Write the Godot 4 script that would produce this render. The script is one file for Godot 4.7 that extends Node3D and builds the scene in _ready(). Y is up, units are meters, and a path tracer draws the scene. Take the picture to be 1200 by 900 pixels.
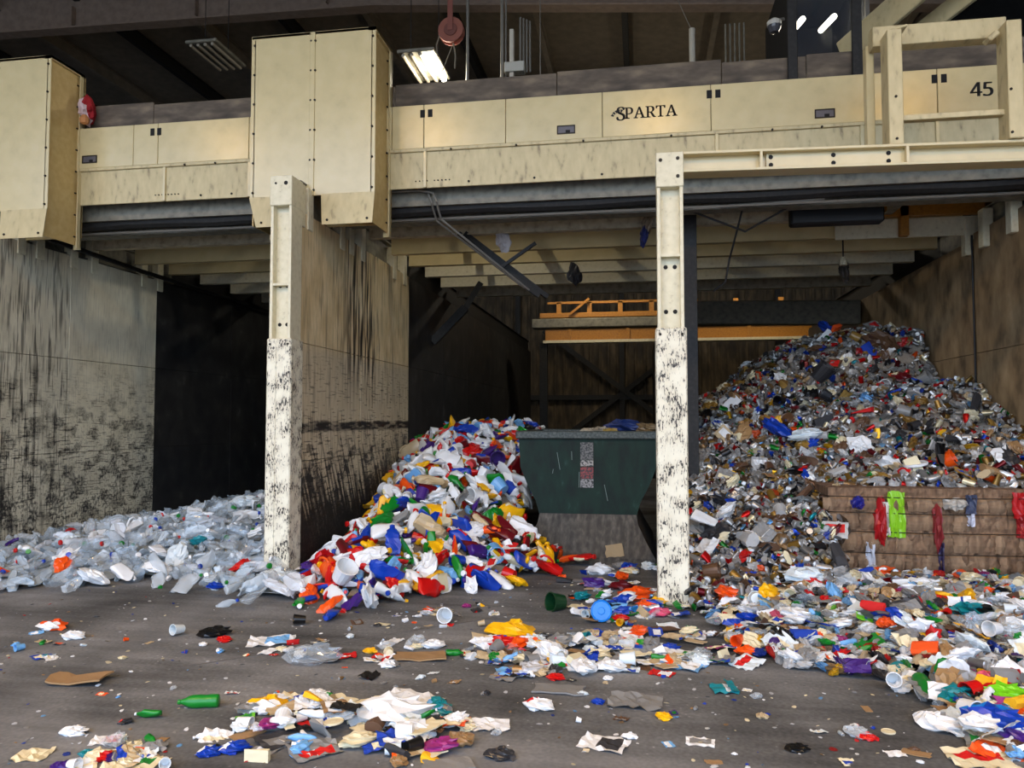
extends Node3D
# A waste sorting hall: three walled bays under an overhead conveyor, heaps of sorted rubbish, litter on the floor. Metres, y up.

var rng := RandomNumberGenerator.new()
var used := {}
var cache := {}
var noise := FastNoiseLite.new()

func _ready():
	rng.seed = 4711
	noise.seed = 7
	noise.frequency = 1.0
	set_view_and_light()
	make_materials()
	build_shell()
	build_bay_walls()
	build_columns()
	build_conveyor()
	build_chutes()
	build_underside()
	build_portal()
	build_roof_things()
	build_far_end()
	build_container()
	build_bale()
	build_heaps()
	build_placed_litter()
	build_scattered_litter()

# ------------------------------------------------------------------ view and light
func set_view_and_light():
	var cam := Camera3D.new()
	cam.name = "camera"
	cam.fov = 53.13
	cam.position = Vector3(0, 1.6, 0)
	cam.rotation = Vector3(atan(42.0 / 900.0), deg_to_rad(9.5), 0)
	cam.near = 0.05
	cam.far = 300.0
	cam.current = true
	add_child(cam)
	var sky_mat := ProceduralSkyMaterial.new()
	sky_mat.sky_top_color = Color(0.70, 0.82, 1.0)
	sky_mat.sky_horizon_color = Color(0.92, 0.96, 1.0)
	sky_mat.ground_bottom_color = Color(0.42, 0.40, 0.38)
	sky_mat.ground_horizon_color = Color(0.62, 0.60, 0.57)
	var sky := Sky.new()
	sky.sky_material = sky_mat
	var env := Environment.new()
	env.background_mode = Environment.BG_SKY
	env.sky = sky
	env.background_energy_multiplier = 1.5
	env.tonemap_mode = Environment.TONE_MAPPER_LINEAR
	env.tonemap_exposure = EXPOSURE
	env.sdfgi_enabled = true
	env.ssao_enabled = true
	env.ssil_enabled = true
	var we := WorldEnvironment.new()
	we.name = "environment"
	we.environment = env
	add_child(we)

const EXPOSURE := 3.3
const HIGH_BAY_ENERGY := 13.0

# ------------------------------------------------------------------ naming
func numbered(called: String) -> String:
	if not used.has(called):
		used[called] = 0
		return called
	used[called] += 1
	return "%s_%03d" % [called, used[called]]

func tag(o: Node3D, label: String, category: String, group := "", kind := "") -> Node3D:
	if label: o.set_meta("label", label)
	if category: o.set_meta("category", category)
	if group: o.set_meta("group", group)
	if kind: o.set_meta("kind", kind)
	return o

func thing(called: String, label: String, category: String, at := Vector3.ZERO, group := "", kind := "") -> Node3D:
	var o := Node3D.new()
	o.name = numbered(called)
	add_child(o, true)
	o.position = at
	return tag(o, label, category, group, kind)

func obj(called: String, shape, m: Material, parent: Node3D = null) -> MeshInstance3D:
	var o := MeshInstance3D.new()
	o.name = called if parent else numbered(called)
	if shape is SurfaceTool:
		shape.generate_normals()
		o.mesh = shape.commit()
	else:
		o.mesh = shape
	o.material_override = m
	if parent:
		parent.add_child(o, true)
	else:
		add_child(o, true)
	return o

func struct(called: String, label := "", category := "") -> Node3D:
	return thing(called, label, category, Vector3.ZERO, "", "structure")

# ------------------------------------------------------------------ shapes
func S() -> SurfaceTool:
	var st := SurfaceTool.new()
	st.begin(Mesh.PRIMITIVE_TRIANGLES)
	st.set_smooth_group(-1)
	return st

var uv_from := []      # for wall panels: first z, length in z, height

func tri(st: SurfaceTool, a: Vector3, b: Vector3, c: Vector3):   # counter-clockwise from outside
	for v: Vector3 in [a, c, b]:
		if uv_from.size(): st.set_uv(Vector2((v.z - uv_from[0]) / uv_from[1], 1.0 - v.y / uv_from[2]))
		st.add_vertex(v)

func quad(st: SurfaceTool, a: Vector3, b: Vector3, c: Vector3, d: Vector3):
	tri(st, a, b, c)
	tri(st, a, c, d)

func qo(st: SurfaceTool, a: Vector3, b: Vector3, c: Vector3, d: Vector3, o: Vector3):   # turned to face o
	if (b - a).cross(d - a).dot(o) > 0: quad(st, a, b, c, d)
	else: quad(st, a, d, c, b)

func box(st: SurfaceTool, c: Vector3, s: Vector3, bev := 0.0, B := Basis()):
	var h := s * 0.5
	bev = minf(bev, minf(h.x, minf(h.y, h.z)) * 0.6)
	var i := h - Vector3.ONE * bev
	for ax in 3:
		var u := (ax + 1) % 3
		var w := (ax + 2) % 3
		for sg in [-1.0, 1.0]:
			var p := []
			for q in [[-1, -1], [1, -1], [1, 1], [-1, 1]]:
				var v := Vector3.ZERO
				v[ax] = sg * h[ax]; v[u] = q[0] * i[u]; v[w] = q[1] * i[w]
				p.append(c + B * v)
			var n := Vector3.ZERO
			n[ax] = sg
			qo(st, p[0], p[1], p[2], p[3], B * n)
			if bev > 0.0:
				for sg2 in [-1.0, 1.0]:      # the edge shared with the next axis
					var e := []
					for t in [-1.0, 1.0]:
						var v := Vector3.ZERO
						v[ax] = sg * h[ax]; v[u] = sg2 * i[u]; v[w] = t * i[w]
						var v2 := Vector3.ZERO
						v2[ax] = sg * i[ax]; v2[u] = sg2 * h[u]; v2[w] = t * i[w]
						e.append([c + B * v, c + B * v2])
					var o := Vector3.ZERO
					o[ax] = sg; o[u] = sg2
					qo(st, e[0][0], e[0][1], e[1][1], e[1][0], B * o)
	if bev > 0.0:
		for k in 8:
			var g := Vector3(1 if k & 1 else -1, 1 if k & 2 else -1, 1 if k & 4 else -1)
			var a := c + B * Vector3(g.x * h.x, g.y * i.y, g.z * i.z)
			var b := c + B * Vector3(g.x * i.x, g.y * h.y, g.z * i.z)
			var d := c + B * Vector3(g.x * i.x, g.y * i.y, g.z * h.z)
			if (b - a).cross(d - a).dot(B * g) > 0: tri(st, a, b, d)
			else: tri(st, a, d, b)

func span(st: SurfaceTool, a: Vector3, b: Vector3, bev := 0.0):   # box from corner to corner
	box(st, (a + b) * 0.5, (b - a).abs(), bev)

func bar(st: SurfaceTool, a: Vector3, b: Vector3, w: float, h: float, bev := 0.0):   # beam from a to b, w across, h high
	var d := (b - a).normalized()
	var x := d.cross(Vector3.UP)
	x = Vector3.RIGHT if x.length() < 0.01 else x.normalized()
	box(st, (a + b) * 0.5, Vector3(w, h, (b - a).length()), bev, Basis(x, x.cross(d).normalized(), -d))

func tube(st: SurfaceTool, pts: Array, r: float, n := 8):
	var rings := []
	var x := Vector3.ZERO
	for k in pts.size():
		var d: Vector3 = (pts[mini(k + 1, pts.size() - 1)] - pts[maxi(k - 1, 0)]).normalized()
		if k == 0:
			x = d.cross(Vector3.UP if absf(d.y) < 0.9 else Vector3.RIGHT).normalized()
		x = (x - d * x.dot(d)).normalized()
		var y := d.cross(x)
		var ring := []
		for j in n:
			ring.append(pts[k] + (x * cos(TAU * j / n) + y * sin(TAU * j / n)) * r)
		rings.append(ring)
	for k in rings.size() - 1:
		for j in n:
			var o: Vector3 = (rings[k][j] + rings[k][(j + 1) % n]) * 0.5 - pts[k]
			qo(st, rings[k][j], rings[k][(j + 1) % n], rings[k + 1][(j + 1) % n], rings[k + 1][j], o)
	for e in [0, rings.size() - 1]:
		var o: Vector3 = pts[0] - pts[1] if e == 0 else pts[-1] - pts[-2]
		for j in n:
			var a: Vector3 = rings[e][j]; var b: Vector3 = rings[e][(j + 1) % n]
			if (a - pts[e]).cross(b - pts[e]).dot(o) > 0: tri(st, pts[e], a, b)
			else: tri(st, pts[e], b, a)

func lathe(st: SurfaceTool, prof: Array, n: int, xf := Transform3D()):   # prof of Vector2(radius, height), from bottom to top outside
	for k in prof.size() - 1:
		for j in n:
			var a0 := TAU * j / n
			var a1 := TAU * (j + 1) / n
			var p = func(q: Vector2, a: float) -> Vector3: return xf * Vector3(cos(a) * q.x, q.y, -sin(a) * q.x)
			if prof[k].x < 0.0001: tri(st, p.call(prof[k], a0), p.call(prof[k + 1], a1), p.call(prof[k + 1], a0))
			elif prof[k + 1].x < 0.0001: tri(st, p.call(prof[k], a0), p.call(prof[k], a1), p.call(prof[k + 1], a0))
			else: quad(st, p.call(prof[k], a0), p.call(prof[k], a1), p.call(prof[k + 1], a1), p.call(prof[k + 1], a0))

func prism(st: SurfaceTool, poly: PackedVector2Array, z0: float, z1: float, xf := Transform3D()):   # outline in x,y drawn out from z0 to z1
	var lo := minf(z0, z1)
	var hi := maxf(z0, z1)
	var ids := Geometry2D.triangulate_polygon(poly)
	for k in range(0, ids.size(), 3):
		var t := [poly[ids[k]], poly[ids[k + 1]], poly[ids[k + 2]]]
		if (t[1] - t[0]).cross(t[2] - t[0]) < 0: t.reverse()
		var f := []
		var b := []
		for q in t:
			f.append(xf * Vector3(q.x, q.y, hi)); b.append(xf * Vector3(q.x, q.y, lo))
		tri(st, f[0], f[1], f[2]); tri(st, b[0], b[2], b[1])
	var ccw := not Geometry2D.is_polygon_clockwise(poly)
	for k in poly.size():
		var p := poly[k]
		var q := poly[(k + 1) % poly.size()]
		if not ccw:
			var s := p; p = q; q = s
		quad(st, xf * Vector3(p.x, p.y, lo), xf * Vector3(q.x, q.y, lo), xf * Vector3(q.x, q.y, hi), xf * Vector3(p.x, p.y, hi))

func ibeam(st: SurfaceTool, a: Vector3, b: Vector3, w: float, h: float, t := 0.018, web := 0.012):   # standing I section from a to b (a, b on its centre line)
	var up := Vector3.UP * (h - t) * 0.5
	bar(st, a + up, b + up, w, t, 0.003)
	bar(st, a - up, b - up, w, t, 0.003)
	bar(st, a, b, web, h - 2 * t)

# ------------------------------------------------------------------ materials
func flat_mat(c: Color, rough := 0.7, metal := 0.0, spec := 0.5) -> StandardMaterial3D:
	var key := "%s|%.2f|%.2f|%.2f" % [c.to_html(), rough, metal, spec]
	if not cache.has(key):
		var m := StandardMaterial3D.new()
		m.albedo_color = c
		m.roughness = rough
		m.metallic = metal
		m.metallic_specular = spec
		cache[key] = m
	return cache[key]

func noise_bytes(w: int, h: int, sd: int, freq: float, oct := 4, sx := 1.0, sy := 1.0, ridged := false) -> PackedByteArray:
	var n := FastNoiseLite.new()
	n.seed = sd
	n.frequency = freq
	n.fractal_type = FastNoiseLite.FRACTAL_RIDGED if ridged else FastNoiseLite.FRACTAL_FBM
	n.fractal_octaves = oct
	var im := n.get_seamless_image(maxi(4, int(w * sx)), maxi(4, int(h * sy)))
	im.convert(Image.FORMAT_L8)
	if im.get_width() != w or im.get_height() != h:
		im.resize(w, h, Image.INTERPOLATE_CUBIC)
	return im.get_data()

func ramp_tex(sd: int, freq: float, stops: Array, sx := 1.0, sy := 1.0, size := 512, oct := 5) -> ImageTexture:   # stops: [value 0..1, Color] in order
	var lut := PackedByteArray()
	lut.resize(768)
	for k in 256:
		var t := k / 255.0
		var c: Color = stops[-1][1]
		if t <= stops[0][0]: c = stops[0][1]
		else:
			for q in stops.size() - 1:
				if t >= stops[q][0] and t <= stops[q + 1][0]:
					c = stops[q][1].lerp(stops[q + 1][1], (t - stops[q][0]) / maxf(0.0001, stops[q + 1][0] - stops[q][0]))
		lut[k * 3] = c.r8; lut[k * 3 + 1] = c.g8; lut[k * 3 + 2] = c.b8
	var src := noise_bytes(size, size, sd, freq, oct, sx, sy)
	var dst := PackedByteArray()
	dst.resize(size * size * 3)
	for k in size * size:
		var v := src[k] * 3
		dst[k * 3] = lut[v]; dst[k * 3 + 1] = lut[v + 1]; dst[k * 3 + 2] = lut[v + 2]
	return ImageTexture.create_from_image(Image.create_from_data(size, size, false, Image.FORMAT_RGB8, dst))

func tri_mat(tex: Texture2D, metres: float, rough := 0.7, metal := 0.0, world := true) -> StandardMaterial3D:
	var m := StandardMaterial3D.new()
	m.albedo_texture = tex
	m.roughness = rough
	m.metallic = metal
	m.uv1_triplanar = true
	m.uv1_world_triplanar = world
	m.uv1_scale = Vector3.ONE / metres
	return m

var M := {}

func make_materials():
	var cream := Color(0.80, 0.735, 0.555)
	M.cream = tri_mat(ramp_tex(3, 0.012, [[0.0, cream.darkened(0.06)], [0.3, cream.darkened(0.02)], [0.6, cream], [1.0, cream.lightened(0.05)]]), 1.7, 0.22)
	M.cream_old = tri_mat(ramp_tex(9, 0.03, [[0.0, Color(0.50, 0.44, 0.32)], [0.13, Color(0.64, 0.58, 0.44)], [0.30, cream.darkened(0.07)], [1.0, cream.lightened(0.03)]], 1.0, 0.4), 1.6, 0.5)
	M.cream_inner = tri_mat(ramp_tex(5, 0.02, [[0.0, Color(0.77, 0.65, 0.41)], [0.5, Color(0.80, 0.69, 0.45)], [1.0, Color(0.83, 0.73, 0.50)]]), 1.2, 0.5)
	M.column = scuffed_paint()
	M.column_clean = tri_mat(ramp_tex(13, 0.03, [[0.0, Color(0.70, 0.66, 0.55)], [0.25, Color(0.81, 0.78, 0.66)], [1.0, Color(0.86, 0.83, 0.72)]]), 1.3, 0.5)
	M.steel_grey = tri_mat(ramp_tex(21, 0.02, [[0.0, Color(0.32, 0.31, 0.27)], [0.4, Color(0.42, 0.41, 0.36)], [1.0, Color(0.50, 0.48, 0.42)]]), 1.5, 0.6)
	M.steel_dusty = tri_mat(ramp_tex(22, 0.02, [[0.0, Color(0.52, 0.47, 0.38)], [0.35, Color(0.66, 0.61, 0.50)], [1.0, Color(0.76, 0.71, 0.59)]]), 1.3, 0.6)
	M.grime_shade_black = tri_mat(ramp_tex(23, 0.03, [[0.0, Color(0.035, 0.035, 0.035)], [0.5, Color(0.07, 0.068, 0.065)], [1.0, Color(0.15, 0.145, 0.135)]]), 1.0, 0.7)
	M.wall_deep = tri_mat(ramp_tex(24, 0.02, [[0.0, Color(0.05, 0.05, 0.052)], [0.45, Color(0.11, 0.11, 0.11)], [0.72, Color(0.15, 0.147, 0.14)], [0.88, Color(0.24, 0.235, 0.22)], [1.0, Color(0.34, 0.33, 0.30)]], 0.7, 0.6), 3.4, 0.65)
	M.rubber = tri_mat(ramp_tex(25, 0.012, [[0.0, Color(0.20, 0.17, 0.14)], [0.45, Color(0.32, 0.28, 0.235)], [0.75, Color(0.41, 0.36, 0.30)], [1.0, Color(0.50, 0.44, 0.36)]], 0.35, 1.0), 1.2, 0.75)
	M.roof = tri_mat(ramp_tex(26, 0.02, [[0.0, Color(0.44, 0.40, 0.34)], [1.0, Color(0.53, 0.485, 0.415)]]), 3.0, 0.8)
	M.girder = tri_mat(ramp_tex(27, 0.02, [[0.0, Color(0.52, 0.44, 0.37)], [1.0, Color(0.62, 0.53, 0.45)]]), 2.0, 0.7)
	M.yellow = tri_mat(ramp_tex(28, 0.03, [[0.0, Color(0.50, 0.33, 0.09)], [0.3, Color(0.62, 0.41, 0.11)], [1.0, Color(0.69, 0.47, 0.14)]]), 1.0, 0.5)
	M.back_wall = tri_mat(ramp_tex(29, 0.02, [[0.0, Color(0.14, 0.12, 0.09)], [0.5, Color(0.27, 0.23, 0.17)], [1.0, Color(0.42, 0.36, 0.27)]], 1.0, 0.3), 3.0, 0.8)
	M.wall_right = tri_mat(ramp_tex(30, 0.015, [[0.0, Color(0.34, 0.28, 0.195)], [0.4, Color(0.54, 0.45, 0.325)], [0.8, Color(0.63, 0.535, 0.395)], [1.0, Color(0.69, 0.59, 0.45)]], 1.0, 0.6), 2.8, 0.75)
	M.bolt = flat_mat(Color(0.17, 0.15, 0.12), 0.5, 0.6)
	M.hole = flat_mat(Color(0.035, 0.03, 0.03), 0.8)
	M.vent = flat_mat(Color(0.36, 0.35, 0.37), 0.5, 0.3)
	M.black = flat_mat(Color(0.03, 0.03, 0.032), 0.6)
	M.ink = flat_mat(Color(0.05, 0.045, 0.04), 0.6)
	M.pipe_grey = flat_mat(Color(0.50, 0.49, 0.46), 0.45, 0.5)
	M.hall = flat_mat(Color(0.42, 0.40, 0.36), 0.9)
	M.floor = floor_material()

func scuffed_paint() -> StandardMaterial3D:      # off-white paint with clusters of black scrapes and chips
	var n := 768
	var fine := noise_bytes(n, n, 12, 0.085, 5, 1.0, 0.5)
	var line := noise_bytes(n, n, 14, 0.16, 3, 1.0, 0.12)
	var where := noise_bytes(n, n, 15, 0.010, 3)
	var d := PackedByteArray()
	d.resize(n * n * 3)
	for k in n * n:
		var w := where[k] / 255.0 - 0.5
		var g := smoothstep(0.66, 0.78, fine[k] / 255.0 + w * 0.55) * 0.85 + smoothstep(0.70, 0.82, line[k] / 255.0 + w * 0.35) * 0.6
		var c := Color(0.88, 0.86, 0.77).lerp(Color(0.76, 0.72, 0.62), clampf(0.5 + w * 1.6, 0.0, 1.0) * 0.6).lerp(Color(0.10, 0.09, 0.08), clampf(g, 0.0, 0.92))
		d[k * 3] = c.r8; d[k * 3 + 1] = c.g8; d[k * 3 + 2] = c.b8
	return tri_mat(ImageTexture.create_from_image(Image.create_from_data(n, n, false, Image.FORMAT_RGB8, d)), 1.7, 0.55)

func floor_material() -> StandardMaterial3D:
	var n := 1024                      # covers 8 m
	var grain := noise_bytes(n, n, 41, 0.25, 2)
	var patch := noise_bytes(n, n, 42, 0.006, 5)
	var streak := noise_bytes(n, n, 43, 0.02, 4, 0.10, 1.0)
	var fine := noise_bytes(n, n, 44, 0.06, 3, 0.12, 1.0)
	var d := PackedByteArray()
	d.resize(n * n * 3)
	for k in n * n:
		var v := 104.0 + (patch[k] - 128) * 0.24 + (streak[k] - 128) * 0.13 + (fine[k] - 128) * 0.07 + (grain[k] - 128) * 0.10
		if grain[k] > 226: v += 34.0
		d[k * 3] = clampi(int(v * 0.98), 0, 255); d[k * 3 + 1] = clampi(int(v * 0.995), 0, 255); d[k * 3 + 2] = clampi(int(v * 1.005), 0, 255)
	var m := tri_mat(ImageTexture.create_from_image(Image.create_from_data(n, n, false, Image.FORMAT_RGB8, d)), 8.0, 0.82)
	m.metallic_specular = 0.3
	return m

# ------------------------------------------------------------------ the hall
func build_shell():
	var f := struct("floor", "dark grey scuffed concrete floor strewn with scraps", "floor")
	var st := S()
	span(st, Vector3(-22, -0.3, -27), Vector3(18, 0, 9.5))
	obj("slab", st, M.floor, f)
	st = S()
	for cut in [[Vector3(-2.95, 0.001, -4.62), Vector3(-1.05, 0.001, -6.3)]]:
		bar(st, cut[0], cut[1], 0.012, 0.004)
	obj("joint", st, flat_mat(Color(0.36, 0.35, 0.34), 0.9), f)
	var y := struct("ground", "out of view pale yard before the hall front left open for daylight", "yard")  # out of view, pale ground under the daylight from the front
	st = S()
	span(st, Vector3(-80, -0.35, 9.5), Vector3(80, -0.02, 90))
	obj("yard_slab", st, flat_mat(Color(0.60, 0.58, 0.55), 0.9), y)
	for w in [["wall_west", Vector3(-22.3, 0, -27), Vector3(-22, 11, 9.5)], ["wall_east", Vector3(18, 0, -27), Vector3(18.3, 11, 9.5)]]:  # out of view; they close in the hall and hold back daylight
		var ws := struct(w[0], "out of view grey side wall closing in the hall light", "wall")
		st = S()
		span(st, w[1], w[2])
		obj("sheet", st, M.hall, ws)
	# roof: two pitches that meet over x = -4.7
	var c := struct("ceiling", "dark brown sheet metal roof on long purlins", "roof")
	for half in [[-22.3, -4.7, 9.75, 10.2], [-4.7, 18.3, 10.2, 8.1]]:
		st = S()
		prism(st, PackedVector2Array([Vector2(half[0], half[2]), Vector2(half[1], half[3]), Vector2(half[1], half[3] + 0.25), Vector2(half[0], half[2] + 0.25)]), -27.3, 5.0)
		obj("roof_sheet", st, M.roof, c)
	for k in 21:
		var x := -19.5 + 1.75 * k
		var yy := (9.75 + (x + 22.3) / 17.6 * 0.45) if x < -4.7 else 10.2 - (x + 4.7) / 23.0 * 2.1
		st = S()
		ibeam(st, Vector3(x, yy - 0.16, -27), Vector3(x, yy - 0.16, 5.0), 0.12, 0.30)
		obj("purlin", st, M.grime_shade_black if k % 2 else M.roof, c)
	# rafters across the hall: one in view over the bays, others as the roof needs them
	for z in [-13.0, -21.0, -5.0, 3.5]:
		st = S()
		prism(st, PackedVector2Array([Vector2(-22, 9.40), Vector2(-4.69, 9.07), Vector2(2.41, 8.44), Vector2(18, 7.05), Vector2(18, 8.05), Vector2(2.41, 9.5), Vector2(-4.69, 10.15), Vector2(-22, 9.75)]), z - 0.012, z + 0.012)
		for s in [[Vector3(-22, 9.39, z), Vector3(-4.69, 9.06, z)], [Vector3(-4.69, 9.06, z), Vector3(2.41, 8.43, z)], [Vector3(2.41, 8.43, z), Vector3(18, 7.04, z)]]:
			bar(st, s[0], s[1], 0.26, 0.03)
		for k in 12:
			var x := -16.0 + 2.6 * k
			span(st, Vector3(x, 9.2 - maxf(0.0, x + 4.7) * 0.09, z - 0.12), Vector3(x + 0.02, 9.6 - maxf(0.0, x + 4.7) * 0.09, z + 0.12))
		obj("rafter", st, M.girder, c)
	# far end wall: ribbed sheet with braces
	var bw := struct("wall_back", "brown ribbed metal wall at the far end of the hall", "wall")
	st = S()
	span(st, Vector3(-22, 0, -26.3), Vector3(18, 11, -26.0))
	obj("sheet", st, M.back_wall, bw)
	for k in 40:
		st = S()
		span(st, Vector3(-5.0 + k * 0.3, 0, -26.0), Vector3(-4.9 + k * 0.3, 6.0, -25.95), 0.02)
		obj("rib", st, M.back_wall, bw)
	for b in [[Vector3(-3.2, 0.5, -25.7), Vector3(2.2, 4.6, -25.7)], [Vector3(2.2, 0.5, -25.6), Vector3(-3.2, 4.6, -25.6)], [Vector3(-8, 2.35, -25.75), Vector3(9, 2.35, -25.75)], [Vector3(-0.6, 0, -25.8), Vector3(-0.6, 8, -25.8)], [Vector3(-4.1, 0, -25.8), Vector3(-4.1, 8, -25.8)], [Vector3(4.4, 0, -25.8), Vector3(4.4, 8, -25.8)]]:
		st = S()
		bar(st, b[0], b[1], 0.16, 0.16)
		obj("brace", st, M.grime_shade_black, bw)
	# lamps out of view, placed to give the cream panels warm light and glints
	for x in [-9.8, -4.7, 0.4, 5.5]:
		var l := thing("unseen_high_bay_lamp", "unseen warm high bay lamp placed to light the cream panels", "lamp", Vector3(x, 8.3, 0.5), "unseen high bay lamps over the open floor")
		st = S()
		lathe(st, [Vector2(0.30, 0.02), Vector2(0.31, 0.03), Vector2(0.24, 0.22), Vector2(0.10, 0.34), Vector2(0.0, 0.35)], 16)
		obj("shade", st, M.pipe_grey, l)
		st = S()
		tube(st, [Vector3(0, 0.33, 0), Vector3(0, 1.2, 0)], 0.012, 6)
		obj("hanger", st, M.pipe_grey, l)
		st = S()
		lathe(st, [Vector2(0.0, 0.0), Vector2(0.27, 0.0), Vector2(0.27, 0.02), Vector2(0.0, 0.02)], 16)
		var e := StandardMaterial3D.new()
		e.albedo_color = Color(0.9, 0.8, 0.6)
		e.emission_enabled = true
		e.emission = Color(1.0, 0.80, 0.48)
		e.emission_energy_multiplier = 45.0
		obj("lamp_glass", st, e, l)
		var sp := SpotLight3D.new()
		sp.name = "lamp_light"
		sp.light_color = Color(1.0, 0.80, 0.50)
		sp.light_energy = HIGH_BAY_ENERGY
		sp.light_size = 0.25
		sp.spot_range = 40.0
		sp.spot_angle = 80.0
		sp.spot_attenuation = 2.0
		sp.shadow_enabled = true
		sp.rotation.x = -PI / 2
		sp.position = Vector3(0, -0.02, 0)
		l.add_child(sp)

# ------------------------------------------------------------------ bay walls
func wall_texture(which: String) -> ImageTexture:
	var w := 896
	var h := 640
	var long := noise_bytes(w, h, 51 if which == "left" else 61, 0.05, 4, 1.0, 0.10)
	var thin := noise_bytes(w, h, 52 if which == "left" else 62, 0.22, 2, 1.0, 0.05)
	var across := noise_bytes(w, h, 53 if which == "left" else 63, 0.06, 4, 0.14, 1.0)
	var patch := noise_bytes(w, h, 54 if which == "left" else 64, 0.012, 5)
	var fleck := noise_bytes(w, h, 55 if which == "left" else 65, 0.10, 5)
	var lines := noise_bytes(w, h, 57 if which == "left" else 67, 0.22, 3, 0.07, 1.0)
	var grit := noise_bytes(w, h, 58 if which == "left" else 68, 0.33, 2)
	var smear := noise_bytes(w, h, 56 if which == "left" else 66, 0.020, 7, 0.6, 1.0)
	var d := PackedByteArray()
	d.resize(w * h * 3)
	var black := Color(0.075, 0.07, 0.065)
	for j in h:
		var y := 3.9 * (1.0 - (j + 0.5) / h)
		for i in w:
			var k := j * w + i
			var u := (i + 0.5) / w                # 0 at the far end, 1 at the front
			var L := long[k] / 255.0
			var T := thin[k] / 255.0
			var A := across[k] / 255.0
			var P := patch[k] / 255.0
			var F := fleck[k] / 255.0
			var R := smear[k] / 255.0
			var N := lines[k] / 255.0
			var Q := grit[k] / 255.0
			var c: Color
			var g := 0.0
			if which == "left":                   # z from -11.1 to -6.9
				c = Color(0.76, 0.73, 0.63).lerp(Color(0.87, 0.845, 0.745), P)
				var front := smoothstep(0.44, 0.47, u)
				g += front * smoothstep(0.55, 0.80, L) * 0.38
				g += smoothstep(0.66, 0.80, T) * (0.14 + 0.26 * front)
				var low := smoothstep(2.55, 1.3, y + (P - 0.5) * 0.8)
				g += low * smoothstep(0.48, 0.70, R) * (0.14 + 0.38 * smoothstep(0.30, 0.70, F * 0.5 + Q * 0.5))
				g += low * smoothstep(0.66, 0.76, N) * 0.5
				g += low * smoothstep(0.62, 0.72, F * 0.5 + Q * 0.5) * 0.35
				g += smoothstep(1.25, 0.3, y) * smoothstep(0.48, 0.66, F * 0.5 + P * 0.5) * 0.4
			else:                                  # z from -11.5 to -7.45
				c = Color(0.78, 0.69, 0.51).lerp(Color(0.90, 0.82, 0.65), P)
				c = c.lerp(Color(0.74, 0.70, 0.61), smoothstep(2.5, 2.3, y) * 0.6)
				var stain := smoothstep(0.36, 0.45, u + (P - 0.5) * 0.1) * (1.0 - smoothstep(0.62, 0.74, u + (L - 0.5) * 0.3))
				g += stain * smoothstep(0.34, 0.74, L) * smoothstep(1.6, 2.5, y) * 0.75
				g += smoothstep(0.58, 0.85, L) * 0.22 + smoothstep(0.64, 0.80, T) * 0.16
				g += smoothstep(0.075, 0.02, absf(y - 1.52 - (A - 0.5) * 0.05)) * (0.35 + 0.6 * smoothstep(0.35, 0.6, A))
				g += smoothstep(0.66, 0.76, N) * smoothstep(2.6, 1.8, y) * 0.4
				var brushed := long[j * w + (i + j * 2 / 3) % w] / 255.0
				var edge := 0.82 + (brushed - 0.5) * 1.1 + (P - 0.5) * 0.5 + (Q - 0.5) * 0.3
				g += smoothstep(edge + 0.5, edge - 0.3, y) * (0.65 + 0.45 * F)
				g += smoothstep(1.5, 1.0, y) * smoothstep(0.50, 0.70, R) * smoothstep(0.35, 0.6, F * 0.5 + Q * 0.5) * 0.5
				g += smoothstep(0.60, 0.68, A * 0.5 + P * 0.5) * smoothstep(1.5, 1.3, y) * 0.4
			c = c.lerp(black, clampf(g, 0.0, 0.96))
			d[k * 3] = c.r8; d[k * 3 + 1] = c.g8; d[k * 3 + 2] = c.b8
	return ImageTexture.create_from_image(Image.create_from_data(w, h, false, Image.FORMAT_RGB8, d))

func uv_mat(tex: Texture2D, rough: float) -> StandardMaterial3D:
	var m := StandardMaterial3D.new()
	m.albedo_texture = tex
	m.roughness = rough
	m.texture_repeat = false
	return m

func panels(parent: Node3D, x0: float, x1: float, zs: Array, ys: Array, m: Material, tall := 0.0):
	for a in zs.size() - 1:
		for b in ys.size() - 1:
			var st := S()
			span(st, Vector3(x0, ys[b] + 0.003, zs[a] - 0.003), Vector3(x1, ys[b + 1] - 0.003, zs[a + 1] + 0.003), 0.004)
			obj("panel", st, m, parent)

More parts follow.
